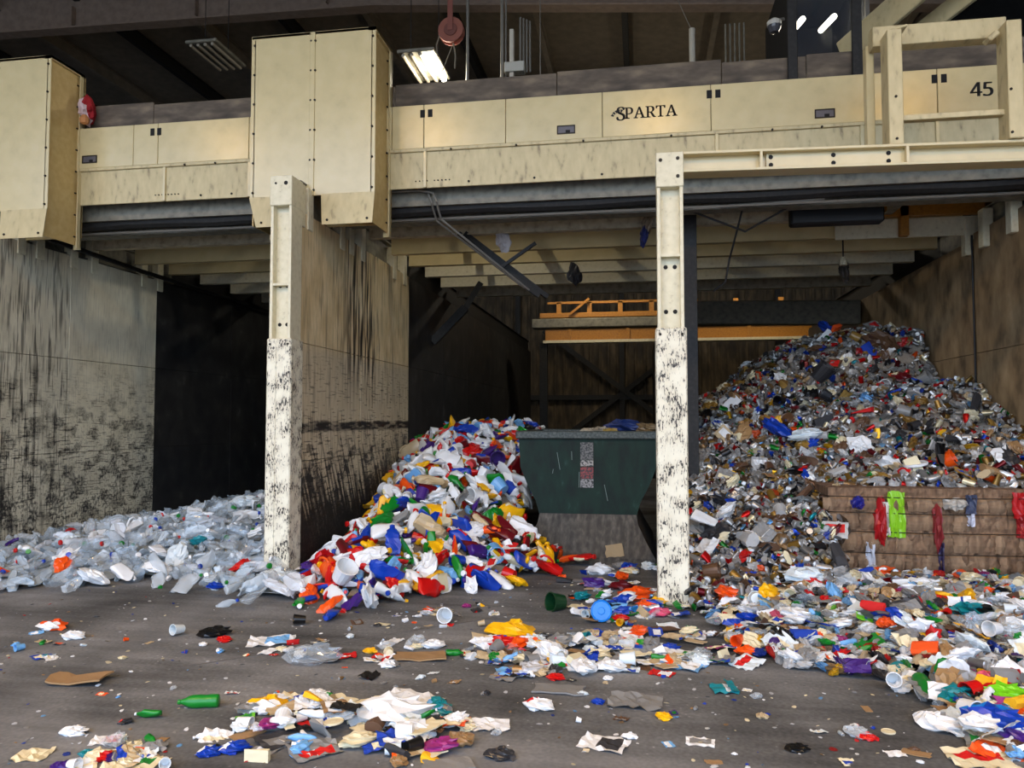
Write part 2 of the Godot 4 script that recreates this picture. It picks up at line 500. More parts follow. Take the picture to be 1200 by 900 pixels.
func build_bay_walls():
	var rows := [0.0, 1.16, 2.42, 3.83]
	# left wall: its face is x = -7.6
	var wl := struct("wall_left", "scratched beige bay wall beside the clear plastics", "wall")
	var st := S()
	span(st, Vector3(-7.80, 0, -25), Vector3(-7.63, 3.82, -6.95))
	obj("core", st, M.grime_shade_black, wl)
	uv_from = [-11.1, 4.2, 3.9]
	panels(wl, -7.63, -7.60, [-6.9, -9.2, -11.08], rows, uv_mat(wall_texture("left"), 0.6))
	uv_from = []
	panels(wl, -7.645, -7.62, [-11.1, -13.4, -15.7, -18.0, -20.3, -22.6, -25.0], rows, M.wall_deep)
	# the wall between clear and coloured plastics: right face x = -3.55
	var wc := struct("wall_center", "stained bay wall between clear and coloured plastics", "wall")
	st = S()
	span(st, Vector3(-3.70, 0, -25), Vector3(-3.58, 3.82, -7.5))
	obj("core", st, M.grime_shade_black, wc)
	uv_from = [-11.5, 4.05, 3.9]
	panels(wc, -3.58, -3.55, [-7.42, -9.42, -11.48], rows, uv_mat(wall_texture("center"), 0.6))
	uv_from = []
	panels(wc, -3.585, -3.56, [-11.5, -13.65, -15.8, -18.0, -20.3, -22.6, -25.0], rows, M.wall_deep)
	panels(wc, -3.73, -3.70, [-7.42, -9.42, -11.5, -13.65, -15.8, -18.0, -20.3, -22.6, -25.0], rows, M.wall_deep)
	# the wall behind the portal leg
	var wm := struct("wall_inner", "grimy bay wall behind the white portal column", "wall")
	st = S()
	span(st, Vector3(0.42, 0, -25), Vector3(0.56, 3.82, -9.75))
	obj("core", st, M.grime_shade_black, wm)
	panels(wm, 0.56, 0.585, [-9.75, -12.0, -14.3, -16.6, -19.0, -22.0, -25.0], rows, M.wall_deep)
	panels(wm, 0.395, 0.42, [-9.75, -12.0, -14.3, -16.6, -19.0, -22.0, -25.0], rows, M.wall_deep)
	# right wall
	var wr := struct("wall_right", "brown stained bay wall beside the cans", "wall")
	st = S()
	span(st, Vector3(4.13, 0, -25), Vector3(4.30, 3.86, -7.3))
	obj("core", st, M.grime_shade_black, wr)
	panels(wr, 4.10, 4.13, [-7.3, -10.28], [0.0, 1.16, 2.42, 3.92], M.wall_right)
	panels(wr, 4.115, 4.14, [-10.3, -13.0, -15.5], [0.0, 1.16, 2.42, 3.86], M.wall_right)
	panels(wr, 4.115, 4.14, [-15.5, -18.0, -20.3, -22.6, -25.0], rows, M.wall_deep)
	st = S()
	tube(st, [Vector3(4.09, 0.5, -10.3), Vector3(4.09, 3.9, -10.3)], 0.012, 6)
	obj("cable", st, M.black, wr)
	# stub plates along the wall tops
	for w in [[wl, -7.62, [-8.35, -8.65, -9.25, -9.65, -10.75, -11.15]], [wc, -3.57, [-7.62, -7.82, -8.75, -9.05, -9.45, -10.75, -11.25]], [wr, 4.12, [-8.0, -9.2, -9.9, -10.4]]]:
		for z in w[2]:
			st = S()
			span(st, Vector3(w[1] - 0.09, 3.66, z - 0.07), Vector3(w[1] + 0.035 if w[1] < 0 else w[1] + 0.03, 4.12, z + 0.07), 0.008)
			obj("stub_post", st, M.column_clean, w[0])
		st = S()
		ibeam(st, Vector3(w[1] - 0.08 * signf(-w[1]), 4.02, -7.7), Vector3(w[1] - 0.08 * signf(-w[1]), 4.02, -11.6), 0.10, 0.34)
		obj("top_beam", st, M.steel_grey, w[0])
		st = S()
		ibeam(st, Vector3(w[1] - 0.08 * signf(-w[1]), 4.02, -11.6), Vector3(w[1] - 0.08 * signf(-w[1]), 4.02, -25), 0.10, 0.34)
		obj("top_beam", st, M.grime_shade_black, w[0])  # far length coloured black to stand in for the shade there
	# the conduit that runs along the left wall top
	st = S()
	tube(st, [Vector3(-7.50, 3.93, -8.6), Vector3(-7.48, 3.86, -10.5), Vector3(-7.48, 3.84, -13), Vector3(-7.48, 3.80, -17)], 0.035, 8)
	tag(obj("conduit", st, M.black), "black conduit running along the top of the left bay wall", "conduit")

# ------------------------------------------------------------------ columns
func bolt(parent: Node3D, at: Vector3, r := 0.014, called := "bolt", m: Material = null, depth := 0.012):
	var key := "bolt%.3f" % r
	if not cache.has(key):
		var st := S()
		lathe(st, [Vector2(r, -1.0), Vector2(r, 0.6), Vector2(r * 0.7, 1.0), Vector2(0, 1.0)], 8, Transform3D(Basis(Vector3.RIGHT, PI / 2), Vector3.ZERO))
		st.generate_normals()
		cache[key] = st.commit()
	var o := obj(called, cache[key], m if m else M.bolt, parent)
	o.position = at
	o.scale.z = depth

func h_column(parent: Node3D, x0: float, x1: float, zf: float, y0: float, y1: float, yc: float):   # flanges at both sides, web across; bottom y0..yc clad
	var st := S()
	for x in [x0, x1 - 0.032]:
		span(st, Vector3(x, yc - 0.05, zf - 0.25), Vector3(x + 0.032, y1, zf), 0.004)
	obj("flange", st, M.column_clean, parent)
	st = S()
	span(st, Vector3(x0 + 0.03, yc - 0.05, zf - 0.10), Vector3(x1 - 0.03, y1, zf - 0.085))
	obj("web", st, M.column_clean, parent)
	st = S()
	span(st, Vector3(x0 + 0.025, (yc + y1) * 0.5 - 0.15, zf - 0.12), Vector3(x1 - 0.025, (yc + y1) * 0.5 - 0.125, zf - 0.005))
	obj("stiffener", st, M.column_clean, parent)
	st = S()
	span(st, Vector3(x0 - 0.02, y0, zf - 0.27), Vector3(x1 + 0.02, yc, zf + 0.012), 0.012)
	obj("cladding", st, M.column, parent)
	st = S()
	span(st, Vector3(x0 + 0.075, y0 + 0.02, zf + 0.01), Vector3(x0 + 0.088, yc - 0.05, zf + 0.018))
	obj("weld_strip", st, M.column, parent)
	for y in [yc + 0.15, yc + 0.55]:
		for x in [x0 + 0.075, x1 - 0.075]:
			bolt(parent, Vector3(x, y, zf - 0.083), 0.02, "bolt_hole", M.hole, 0.004)
	for x in [x0 + 0.02, x1 - 0.02]:
		bolt(parent, Vector3(x, yc - 0.06, zf + 0.013), 0.012)

func build_columns():
	var c := thing("support_column", "white steel column at the end of the stained center wall", "column")
	h_column(c, -3.74, -3.51, -7.30, 0.0, 3.82, 2.43)
	var st := S()
	span(st, Vector3(-3.745, 3.80, -7.55), Vector3(-3.505, 4.11, -7.285), 0.006)
	obj("head_plate", st, M.column_clean, c)
	bolt(c, Vector3(-3.57, 4.03, -7.285), 0.022, "bolt_hole", M.hole, 0.004)
	bolt(c, Vector3(-3.68, 4.03, -7.285), 0.012)
	# the dark dirty post deep behind the portal
	st = S()
	ibeam(st, Vector3(0.0, 0.0, 0.0), Vector3(0.0, 0.0, -4.1), 0.16, 0.16)
	var p := obj("bay_post", st, M.grime_shade_black)
	p.position = Vector3(0.60, 0, -9.45)
	p.rotation.x = PI / 2
	tag(p, "dark grimy steel post standing behind the white portal column", "post")

# ------------------------------------------------------------------ overhead conveyor
func build_conveyor():
	var c := thing("overhead_conveyor", "long cream conveyor with lettered side panels above the bays", "conveyor", Vector3(0, 0, 0))
	var zf := -8.35
	var seams := [-11.5, -9.6, -8.2, -6.95, -6.09, -5.76, -4.57, -2.80, -2.42, -1.47, -0.39, 0.77, 2.52, 3.03, 4.4, 6.2]
	for k in seams.size() - 1:
		var st := S()
		span(st, Vector3(seams[k] + 0.003, 4.70, zf - 0.03), Vector3(seams[k + 1] - 0.003, 5.205, zf), 0.005)
		obj("side_panel", st, M.cream, c)
	var low := [-11.5, -9.0, -6.95, -5.68, -4.57, -2.41, 0.83, 2.3, 3.03, 6.2]
	for k in low.size() - 1:
		var st := S()
		span(st, Vector3(low[k] + 0.012, 4.25, zf - 0.06), Vector3(low[k + 1] - 0.012, 4.69, zf - 0.035), 0.004)
		obj("skirt_panel", st, M.cream_old, c)
		st = S()
		span(st, Vector3(low[k + 1] - 0.018, 4.25, zf - 0.05), Vector3(low[k + 1] + 0.018, 4.67, zf - 0.012), 0.003)
		obj("skirt_rib", st, M.cream, c)
	var st := S()
	span(st, Vector3(-11.5, 4.668, zf - 0.05), Vector3(6.2, 4.70, zf - 0.006))
	span(st, Vector3(-11.5, 4.66, zf - 0.22), Vector3(6.2, 4.69, zf - 0.05))
	obj("ledge", st, M.cream_old, c)
	for x in [-5.4, -5.0, -2.1, -1.35, -0.6, 0.35, 1.4, 1.9]:
		bolt(c, Vector3(x, 4.672, zf + 0.002), 0.012)
		bolt(c, Vector3(x + 0.2, 4.30, zf - 0.035), 0.014)
	for x in [-5.80, -5.63, -2.52, -2.30, -2.26]:
		for q in 4:
			bolt(c, Vector3(x + q * 0.045, 4.33, zf - 0.035), 0.008)
	# belt guard: a rubber band above the panels, in lengths
	var lens := [-11.5, -8.6, -5.9, -2.8, -0.9, 0.9, 1.78, 2.36, 4.0, 6.2]
	for k in lens.size() - 1:
		st = S()
		span(st, Vector3(lens[k], 5.15, zf - 0.14), Vector3(lens[k + 1] - 0.006, 5.51 + 0.02 * sin(k * 2.1), zf - 0.11), 0.006)
		obj("belt_guard", st, M.rubber, c)
	st = S()
	span(st, Vector3(-11.5, 5.0, zf - 1.35), Vector3(6.2, 5.05, zf - 0.14))
	obj("belt", st, M.grime_shade_black, c)
	st = S()
	span(st, Vector3(-11.5, 4.25, zf - 1.40), Vector3(6.2, 5.40, zf - 1.36))
	obj("rear_panel", st, M.steel_grey, c)
	# hand slots, in pairs
	for x in [-5.79, -2.39, 0.80, 3.05]:
		for q in [-0.045, 0.045]:
			st = S()
			box(st, Vector3(x + q, 5.10, zf + 0.001), Vector3(0.055, 0.09, 0.008), 0.003)
			obj("slot", st, M.hole, c)
	for x in [-6.68, -0.79, 1.93]:
		var fr := S()
		for e in [[Vector3(-0.10, 0.042, 0), Vector3(0.20, 0.012, 0.012)], [Vector3(-0.10, -0.042, 0), Vector3(0.20, 0.012, 0.012)]]:
			box(fr, Vector3(x, 4.81 + e[0].y, zf + 0.004), e[1])
		for e in [-0.095, 0.095]:
			box(fr, Vector3(x + e, 4.81, zf + 0.004), Vector3(0.012, 0.09, 0.012))
		var wdw := obj("inspection_window", fr, M.bolt, c)
		st = S()
		box(st, Vector3(x, 4.81, zf + 0.001), Vector3(0.18, 0.08, 0.006))
		obj("window_plate", st, M.vent, wdw)
		st = S()
		box(st, Vector3(x + 0.02, 4.79, zf + 0.004), Vector3(0.05, 0.03, 0.008), 0.003)
		obj("roller_end", st, M.hole, wdw)
	# lettering
	lettering(c, "PARTA", 0.125, Vector3(-0.155, 4.865, zf + 0.002), "Droid Serif", 0.0025)
	lettering(c, "S", 0.15, Vector3(-0.245, 4.84, zf + 0.002), "Droid Serif", 0.0035)
	# the plume that rises from the S
	st = S()
	for q in 5:
		var a := 0.35 + q * 0.33
		prism(st, PackedVector2Array([Vector2(-0.200, 4.895) + Vector2(-cos(a), sin(a)) * 0.072, Vector2(-0.200, 4.895) + Vector2(-cos(a), sin(a)) * 0.105, Vector2(-0.200, 4.895) + Vector2(-cos(a + 0.26), sin(a + 0.26)) * 0.10, Vector2(-0.200, 4.895) + Vector2(-cos(a + 0.22), sin(a + 0.22)) * 0.072]), zf + 0.001, zf + 0.004)
	obj("emblem", st, M.ink, c)
	lettering(c, "45", 0.145, Vector3(3.34, 4.86, zf + 0.002), "Droid Sans", 0.006)
	# dark uprights of the guard in front of the booth
	for x in [1.63, 2.28]:
		st = S()
		span(st, Vector3(x - 0.05, 5.2, zf - 0.09), Vector3(x + 0.05, 6.6, zf - 0.05), 0.005)
		obj("guard_upright", st, M.grime_shade_black, c)

func lettering(parent: Node3D, text: String, high: float, at: Vector3, face: String, bold: float):
	var f := SystemFont.new()
	f.font_names = PackedStringArray([face])
	for k in ([0.0] if bold == 0.0 else [-bold, 0.0, bold]):
		var t := TextMesh.new()
		t.text = text
		t.font = f
		t.font_size = 64
		t.pixel_size = high / 46.0
		t.depth = 0.003
		t.horizontal_alignment = HORIZONTAL_ALIGNMENT_LEFT
		t.vertical_alignment = VERTICAL_ALIGNMENT_BOTTOM
		var o := obj("lettering", t, M.ink, parent)
		o.position = at + Vector3(k, -0.02, absf(k) * 0.01)

# ------------------------------------------------------------------ chutes
func chute(xr: float, w: float, label: String):
	var zf := -7.85
	var x0 := xr - w
	var c := thing("discharge_chute", label, "chute", Vector3(xr, 0, zf))
	var mid := -w * 0.50
	for p in [[-w, mid - 0.004], [mid + 0.004, 0.0]]:          # two front sheets
		var st := S()
		span(st, Vector3(p[0], 4.06, -0.012), Vector3(p[1], 5.90, 0.0), 0.003)
		obj("front_sheet", st, M.cream, c)
	var st := S()
	span(st, Vector3(mid - 0.03, 4.06, -0.02), Vector3(mid + 0.03, 5.89, 0.012), 0.004)
	obj("seam_strip", st, M.cream, c)
	for s in [[0.0, -0.02], [-w + 0.02, -w]]:                  # recessed side sheets
		st = S()
		span(st, Vector3(s[0] - 0.05 if s[0] == 0.0 else s[0] + 0.03, 3.75, -0.54), Vector3(s[1] - 0.02 if s[0] == 0.0 else s[1] + 0.04, 5.86, 0.0))
		obj("side_sheet", st, M.cream_inner, c)
	st = S()
	span(st, Vector3(-0.09, 3.70, -0.56), Vector3(0.0, 5.90, -0.54))
	span(st, Vector3(-0.012, 3.70, -0.56), Vector3(0.0, 5.90, -0.48), 0.003)
	span(st, Vector3(-0.09, 5.86, -0.56), Vector3(0.0, 5.90, 0.0))
	obj("edge_flange", st, M.cream, c)
	st = S()
	span(st, Vector3(-w, 3.70, -0.56), Vector3(-w + 0.012, 5.90, -0.48), 0.003)
	obj("edge_flange", st, M.cream, c)
	st = S()
	span(st, Vector3(-w, 5.87, -0.56), Vector3(0, 5.90, 0.0))
	obj("top_sheet", st, M.cream, c)
	st = S()
	span(st, Vector3(-w, 3.85, -0.57), Vector3(0, 5.87, -0.55))
	obj("rear_sheet", st, M.cream_inner, c)
	# lower flaps, leaning back
	for p in [[-w + 0.0, -w * 0.56, 3.72, -w + 0.11], [-w * 0.42, 0.0, 3.72, -w * 0.42 + 0.03]]:
		st = S()
		var top0 := Vector3(p[0], 4.07, 0.006); var top1 := Vector3(p[1], 4.07, 0.006)
		var bot0 := Vector3(p[3], p[2], 0.05); var bot1 := Vector3(p[1] if p[1] < 0 else -0.01, p[2], 0.05)
		var t := Vector3(0, 0, -0.012)
		qo(st, top0, top1, bot1, bot0, Vector3.BACK); qo(st, top0 + t, top1 + t, bot1 + t, bot0 + t, Vector3.FORWARD)
		qo(st, top0, bot0, bot0 + t, top0 + t, Vector3.LEFT); qo(st, top1, bot1, bot1 + t, top1 + t, Vector3.RIGHT)
		qo(st, bot0, bot1, bot1 + t, bot0 + t, Vector3.DOWN); qo(st, top0, top1, top1 + t, top0 + t, Vector3.UP)
		var fl := obj("lower_flap", st, M.cream_old, c)
		bolt(fl, Vector3(bot1.x - 0.06, p[2] + 0.05, 0.045), 0.014)
		bolt(fl, Vector3(bot0.x + 0.06, p[2] + 0.05, 0.045), 0.014)
	for k in 6:
		var y := 4.12 + k * 0.335
		for x in [-w + 0.04, mid - 0.018, mid + 0.03, -0.035]:
			bolt(c, Vector3(x, y, 0.004), 0.013)
	for k in 8:
		bolt(c, Vector3(-0.03, 3.85 + k * 0.27, -0.478), 0.010)

func build_chutes():
	chute(-2.82, 1.46, "tall cream steel chute box above the stained center wall")
	chute(-6.82, 1.46, "tall cream steel chute box above the scratched left wall")
	var b := thing("cloth_bundle", "red and white cloth bundle perched on the conveyor edge beside the left chute", "cloth", Vector3(-6.74, 5.22, -8.36))
	var body := MeshInstance3D.new()
	body.name = "cloth"
	body.mesh = film_mesh(2)
	body.set_surface_override_material(0, flat_mat(Color(0.62, 0.10, 0.13), 0.85))
	body.set_surface_override_material(1, flat_mat(Color(0.82, 0.72, 0.72), 0.85))
	body.transform = Transform3D(Basis(Vector3.BACK, PI / 2) * Basis.from_scale(Vector3(0.36, 0.42, 0.36)), Vector3(0, 0.21, 0))
	b.add_child(body)
	var st: SurfaceTool
	st = S()
	lathe(st, [Vector2(0, 0.0), Vector2(0.05, 0.02), Vector2(0.06, 0.07), Vector2(0.03, 0.12), Vector2(0, 0.13)], 8, Transform3D(Basis(), Vector3(0.03, 0, 0.08)))
	obj("tag", st, flat_mat(Color(0.74, 0.50, 0.30), 0.8), b)

# ------------------------------------------------------------------ steelwork under the conveyor
func build_underside():
	var grid := thing("steel_platform", "cross beams and joists of the platform beneath the conveyor", "steelwork")
	var st := S()
	ibeam(st, Vector3(-11, 4.15, -8.95), Vector3(6, 4.15, -8.95), 0.20, 0.34)
	obj("main_beam", st, M.steel_grey, grid)
	st = S()
	span(st, Vector3(-11, 4.10, -8.62), Vector3(6, 4.30, -8.58))
	obj("fascia", st, M.steel_grey, grid)
	var rows := [[-9.55, 3.98, 4.20, M.steel_dusty], [-10.45, 3.96, 4.20, M.cream], [-11.3, 3.96, 4.20, M.cream], [-12.2, 3.96, 4.18, M.column_clean], [-13.2, 3.96, 4.16, M.column_clean], [-14.4, 3.98, 4.16, M.steel_dusty]]
	for r in rows:
		for s in [[-11.0, -7.75], [-7.55, -3.75], [-3.5, 0.42], [0.55, 2.6 if r[0] > -10.0 else 4.05]]:
			st = S()
			span(st, Vector3(s[0], r[1], r[0] - 0.10), Vector3(s[1], r[1] + 0.014, r[0] + 0.01), 0.003)
			span(st, Vector3(s[0], r[2] - 0.014, r[0] - 0.10), Vector3(s[1], r[2], r[0] + 0.01), 0.003)
			span(st, Vector3(s[0], r[1] + 0.014, r[0] - 0.012), Vector3(s[1], r[2] - 0.014, r[0]))
			obj("cross_beam", st, r[3], grid)
	for x in [-9.4, -6.6, -5.6, -4.6, -2.6, -1.5, -0.4, 1.3, 2.2, 3.1]:
		st = S()
		ibeam(st, Vector3(x, 4.28, -8.7), Vector3(x, 4.28, -14.6), 0.10, 0.18)
		obj("joist", st, M.steel_grey, grid)
		st = S()
		prism(st, PackedVector2Array([Vector2(-0.02, 4.2), Vector2(-0.30, 4.2), Vector2(-0.02, 3.98)]), -0.006, 0.006, Transform3D(Basis(Vector3.UP, PI / 2), Vector3(x, 0, -9.05)))
		obj("gusset", st, M.steel_grey, grid)
	st = S()
	span(st, Vector3(-11, 4.38, -13.2), Vector3(6, 4.40, -14.6))
	obj("deck_plate", st, M.grime_shade_black, grid)
	# the return roller pipe that follows the conveyor
	st = S()
	var pts := []
	for k in 30:
		pts.append(Vector3(-11.0 + k * 0.58, 4.10 + 0.012 * sin(k * 1.7), -8.72))
	tube(st, pts, 0.085, 10)
	tag(obj("return_belt", st, M.grime_shade_black), "black rounded return belt hanging under the cream conveyor", "belt")
	st = S()
	tube(st, [Vector3(-11, 3.985, -8.75), Vector3(6, 3.985, -8.75)], 0.016, 6)
	tag(obj("cable_tray", st, M.pipe_grey), "thin grey pipe slung below the black return belt", "pipe")
	# conduits that bend down by the center bay
	st = S()
	tube(st, [Vector3(-3.3, 4.28, -8.56), Vector3(-2.55, 4.28, -8.54), Vector3(-2.42, 4.24, -8.53), Vector3(-2.38, 4.12, -8.55), Vector3(-2.36, 3.95, -8.7), Vector3(-1.45, 3.28, -9.6)], 0.014, 6)
	tag(obj("conduit", st, M.pipe_grey), "grey conduit bending down from the conveyor by the center chute", "conduit", "bent conduits under the conveyor")
	st = S()
	tube(st, [Vector3(-3.3, 4.26, -8.52), Vector3(-2.50, 4.26, -8.50), Vector3(-2.35, 4.22, -8.49), Vector3(-2.31, 4.12, -8.50), Vector3(-2.29, 3.95, -8.65), Vector3(-1.38, 3.24, -9.55)], 0.014, 6)
	tag(obj("conduit", st, M.pipe_grey), "grey conduit bending down from the conveyor by the center chute", "conduit", "bent conduits under the conveyor")
	var br := S()
	bar(br, Vector3(-2.30, 4.0, -9.55), Vector3(-1.30, 3.22, -9.9), 0.05, 0.06)
	bar(br, Vector3(-2.22, 4.0, -9.55), Vector3(-1.20, 3.22, -10.0), 0.05, 0.06)
	bar(br, Vector3(-1.75, 3.55, -9.6), Vector3(-1.30, 3.85, -9.6), 0.04, 0.04)
	tag(obj("diagonal_brace", br, M.grime_shade_black), "dark double diagonal brace under the platform near the center wall", "brace")
	var pl := S()
	bar(pl, Vector3(-3.56, 2.95, -12.9), Vector3(-3.0, 3.55, -13.0), 0.14, 0.14)
	bar(pl, Vector3(-3.0, 3.55, -13.0), Vector3(-2.75, 4.0, -13.1), 0.10, 0.10)
	tag(obj("ram_arm", pl, M.grime_shade_black), "black slanting arm sticking out of the stained center wall", "arm")
	# hanging film caught on the beams
	for s in [[-1.72, 3.88, -9.6, 0.12, Color(0.62, 0.60, 0.60), "grey plastic strip"], [0.06, 3.86, -9.5, 0.13, Color(0.13, 0.15, 0.34), "blue plastic rag"], [0.10, 4.02, -9.5, 0.15, Color(0.55, 0.50, 0.42), "tan plastic rag"], [-1.02, 3.92, -12.2, 0.16, Color(0.24, 0.24, 0.26), "dark plastic rag"], [3.05, 3.85, -12.2, 0.18, Color(0.30, 0.29, 0.28), "pale torn film"]]:
		var o := obj("hanging_rag", film_mesh(int(absf(s[0]) * 10) % 5), flat_mat(s[4], 0.5))
		o.transform = Transform3D(Basis.from_euler(Vector3(0.3, s[0], 1.4)).scaled(Vector3.ONE * s[3] * 2.2), Vector3(s[0], s[1], s[2]))
		tag(o, "%s snagged on the beams under the platform" % s[5], "rag")
	# black curtain box over the cans
	st = S()
	span(st, Vector3(1.74, 3.86, -9.40), Vector3(2.76, 4.30, -9.22), 0.02)
	tag(obj("rubber_curtain", st, M.black), "black rubber curtain hanging below the platform over the cans", "curtain")
	# yellow frame at the right end of the platform
	var y := thing("yellow_walkway", "yellow steel walkway above the right bay wall", "walkway", Vector3(3.3, 3.82, -10.3))
	for b in [[Vector3(-0.55, 0.46, 0), Vector3(1.35, 0.46, 0), 0.10, 0.22], [Vector3(-0.55, 0.78, 0), Vector3(1.35, 0.78, 0), 0.05, 0.05]]:
		st = S(); bar(st, b[0], b[1], b[2], b[3]); obj("rail", st, M.yellow, y)
	for x in [-0.32, 0.0, 0.30, 0.62, 0.98, 1.25]:
		st = S(); span(st, Vector3(x - 0.05, 0.1 if x in [0.0, 0.98] else 0.5, -0.05), Vector3(x + 0.05, 0.85, 0.05)); obj("upright", st, M.yellow, y)
	st = S(); span(st, Vector3(-0.8, 0.10, -0.1), Vector3(0.95, 0.34, -0.06)); obj("toe_board", st, M.column_clean, y)
	# hanging cables
	for s in [[Vector3(1.16, 3.99, -8.97), Vector3(1.12, 3.8, -9.1), Vector3(1.05, 3.5, -9.3), Vector3(1.0, 3.23, -9.3), Vector3(0.86, 3.12, -9.3)], [Vector3(0.62, 3.99, -8.97), Vector3(1.2, 3.76, -9.05), Vector3(1.65, 3.99, -8.97)]]:
		st = S()
		tube(st, s, 0.013, 6)
		tag(obj("cable", st, M.black), "black cable drooping from the platform beside the dark post" if s.size() == 5 else "black cable sagging between beams left of the rubber curtain", "cable")
	# sprinkler pipe with a lamp shade
	st = S()
	tube(st, [Vector3(0.6, 3.97, -8.75), Vector3(2.0, 4.02, -8.75)], 0.014, 6)
	tag(obj("thin_pipe", st, M.pipe_grey), "thin bright pipe under the portal beam by the rubber curtain", "pipe")
	var l := thing("work_lamp", "small white work lamp hanging under the platform over the cans", "lamp", Vector3(2.62, 3.66, -10.5))
	st = S(); lathe(st, [Vector2(0, -0.05), Vector2(0.05, -0.05), Vector2(0.055, 0.0), Vector2(0.03, 0.06), Vector2(0, 0.06)], 10); obj("shade", st, flat_mat(Color(0.62, 0.58, 0.48), 0.5), l)
	st = S(); tube(st, [Vector3(0, 0.05, 0), Vector3(0, 0.32, 0)], 0.01, 6); obj("stem", st, M.black, l)

# ------------------------------------------------------------------ portal in front of the cans bay
func build_portal():
	var p := thing("portal_frame", "white scuffed steel portal column with long cream beam before the cans", "portal")
	h_column(p, 0.155, 0.385, -6.85, 0.0, 3.97, 2.41)
	var st := S()
	span(st, Vector3(0.15, 3.66, -7.10), Vector3(0.39, 3.97, -6.835), 0.006)
	obj("head_plate", st, M.column_clean, p)
	for b in [[0.19, 3.90], [0.34, 3.91], [0.34, 3.75]]:
		bolt(p, Vector3(b[0], b[1], -6.835), 0.016)
	var a := Vector3(0.37, 3.88, -6.95)
	var e := Vector3(4.6, 3.88, -7.20)
	st = S()
	ibeam(st, a, e, 0.20, 0.185, 0.024)
	obj("beam", st, M.cream, p)
	for x in [1.06, 2.28]:
		var t: float = (x - a.x) / (e.x - a.x)
		st = S()
		box(st, a.lerp(e, t) + Vector3(0, 0, 0.05), Vector3(0.022, 0.14, 0.1))
		obj("web_stiffener", st, M.cream, p)
	st = S()
	var q0 := a.lerp(e, 0.175); var q1 := a.lerp(e, 0.45)
	bar(st, q0 + Vector3(0, 0, 0.02), q1 + Vector3(0, 0, 0.02), 0.03, 0.137)
	obj("splice_plate", st, M.cream, p)
	for x in [1.15, 1.68, 2.14]:
		for y in [3.915, 3.845]:
			var t: float = (x - a.x) / (e.x - a.x)
			bolt(p, Vector3(x, y, a.lerp(e, t).z + 0.037), 0.02, "bolt_hole", M.hole, 0.004)
	# upper frame that stands on the beam
	var u := thing("upper_frame", "cream rectangular frame standing on the portal beam over the number panel", "frame", Vector3(2.66, 3.975, -7.08))
	st = S()
	span(st, Vector3(-0.52, 0, -0.10), Vector3(-0.40, 1.02, 0.10), 0.006)
	obj("post", st, M.cream_old, u)
	st = S()
	span(st, Vector3(-0.60, 0.0, -0.35), Vector3(-0.53, 1.05, -0.25), 0.006)
	obj("post", st, M.cream, u)
	st = S()
	span(st, Vector3(0.43, 0, -0.10), Vector3(0.55, 1.02, 0.10), 0.006)
	obj("post", st, M.cream_old, u)
	st = S()
	span(st, Vector3(-0.58, 0.97, -0.24), Vector3(0.52, 1.15, -0.10), 0.006)
	obj("head_beam", st, M.cream_old, u)
	st = S()
	span(st, Vector3(-0.42, 0.235, -0.05), Vector3(0.46, 0.285, 0.02), 0.005)
	obj("mid_rail", st, M.cream_old, u)
	for x in [-0.46, 0.45]:
		for y in [0.05, 0.42]:
			bolt(u, Vector3(x, y, 0.10), 0.012)
	st = S()
	box(st, Vector3(0.35, 0.92, 0.0), Vector3(0.10, 0.05, 0.12), 0.01, Basis(Vector3.BACK, 0.7))
	box(st, Vector3(-0.42, 1.03, 0.02), Vector3(0.14, 0.02, 0.16), 0.004, Basis(Vector3.BACK, 0.25))
	obj("corner_plate", st, M.cream_old, u)

# ------------------------------------------------------------------ things under the roof
func glow(c: Color, e: float) -> StandardMaterial3D:
	var m := StandardMaterial3D.new()
	m.albedo_color = Color(0.9, 0.9, 0.88)
	m.emission_enabled = true
	m.emission = c
	m.emission_energy_multiplier = e
	return m

func tube_light(parent: Node3D, a: Vector3, b: Vector3, r: float, e: float, light: float):
	var st := S()
	tube(st, [a, b], r, 8)
	obj("lamp_tube", st, glow(Color(1.0, 0.97, 0.88), e), parent)
	if light > 0.0:
		var o := OmniLight3D.new()
		o.name = "tube_glow"
		o.light_color = Color(1.0, 0.95, 0.85)
		o.light_energy = light
		o.light_size = 0.1
		o.omni_range = 40.0
		o.omni_attenuation = 2.0
		o.shadow_enabled = true
		o.position = (a + b) * 0.5 + Vector3(0, -r - 0.14, 0)
		parent.add_child(o)

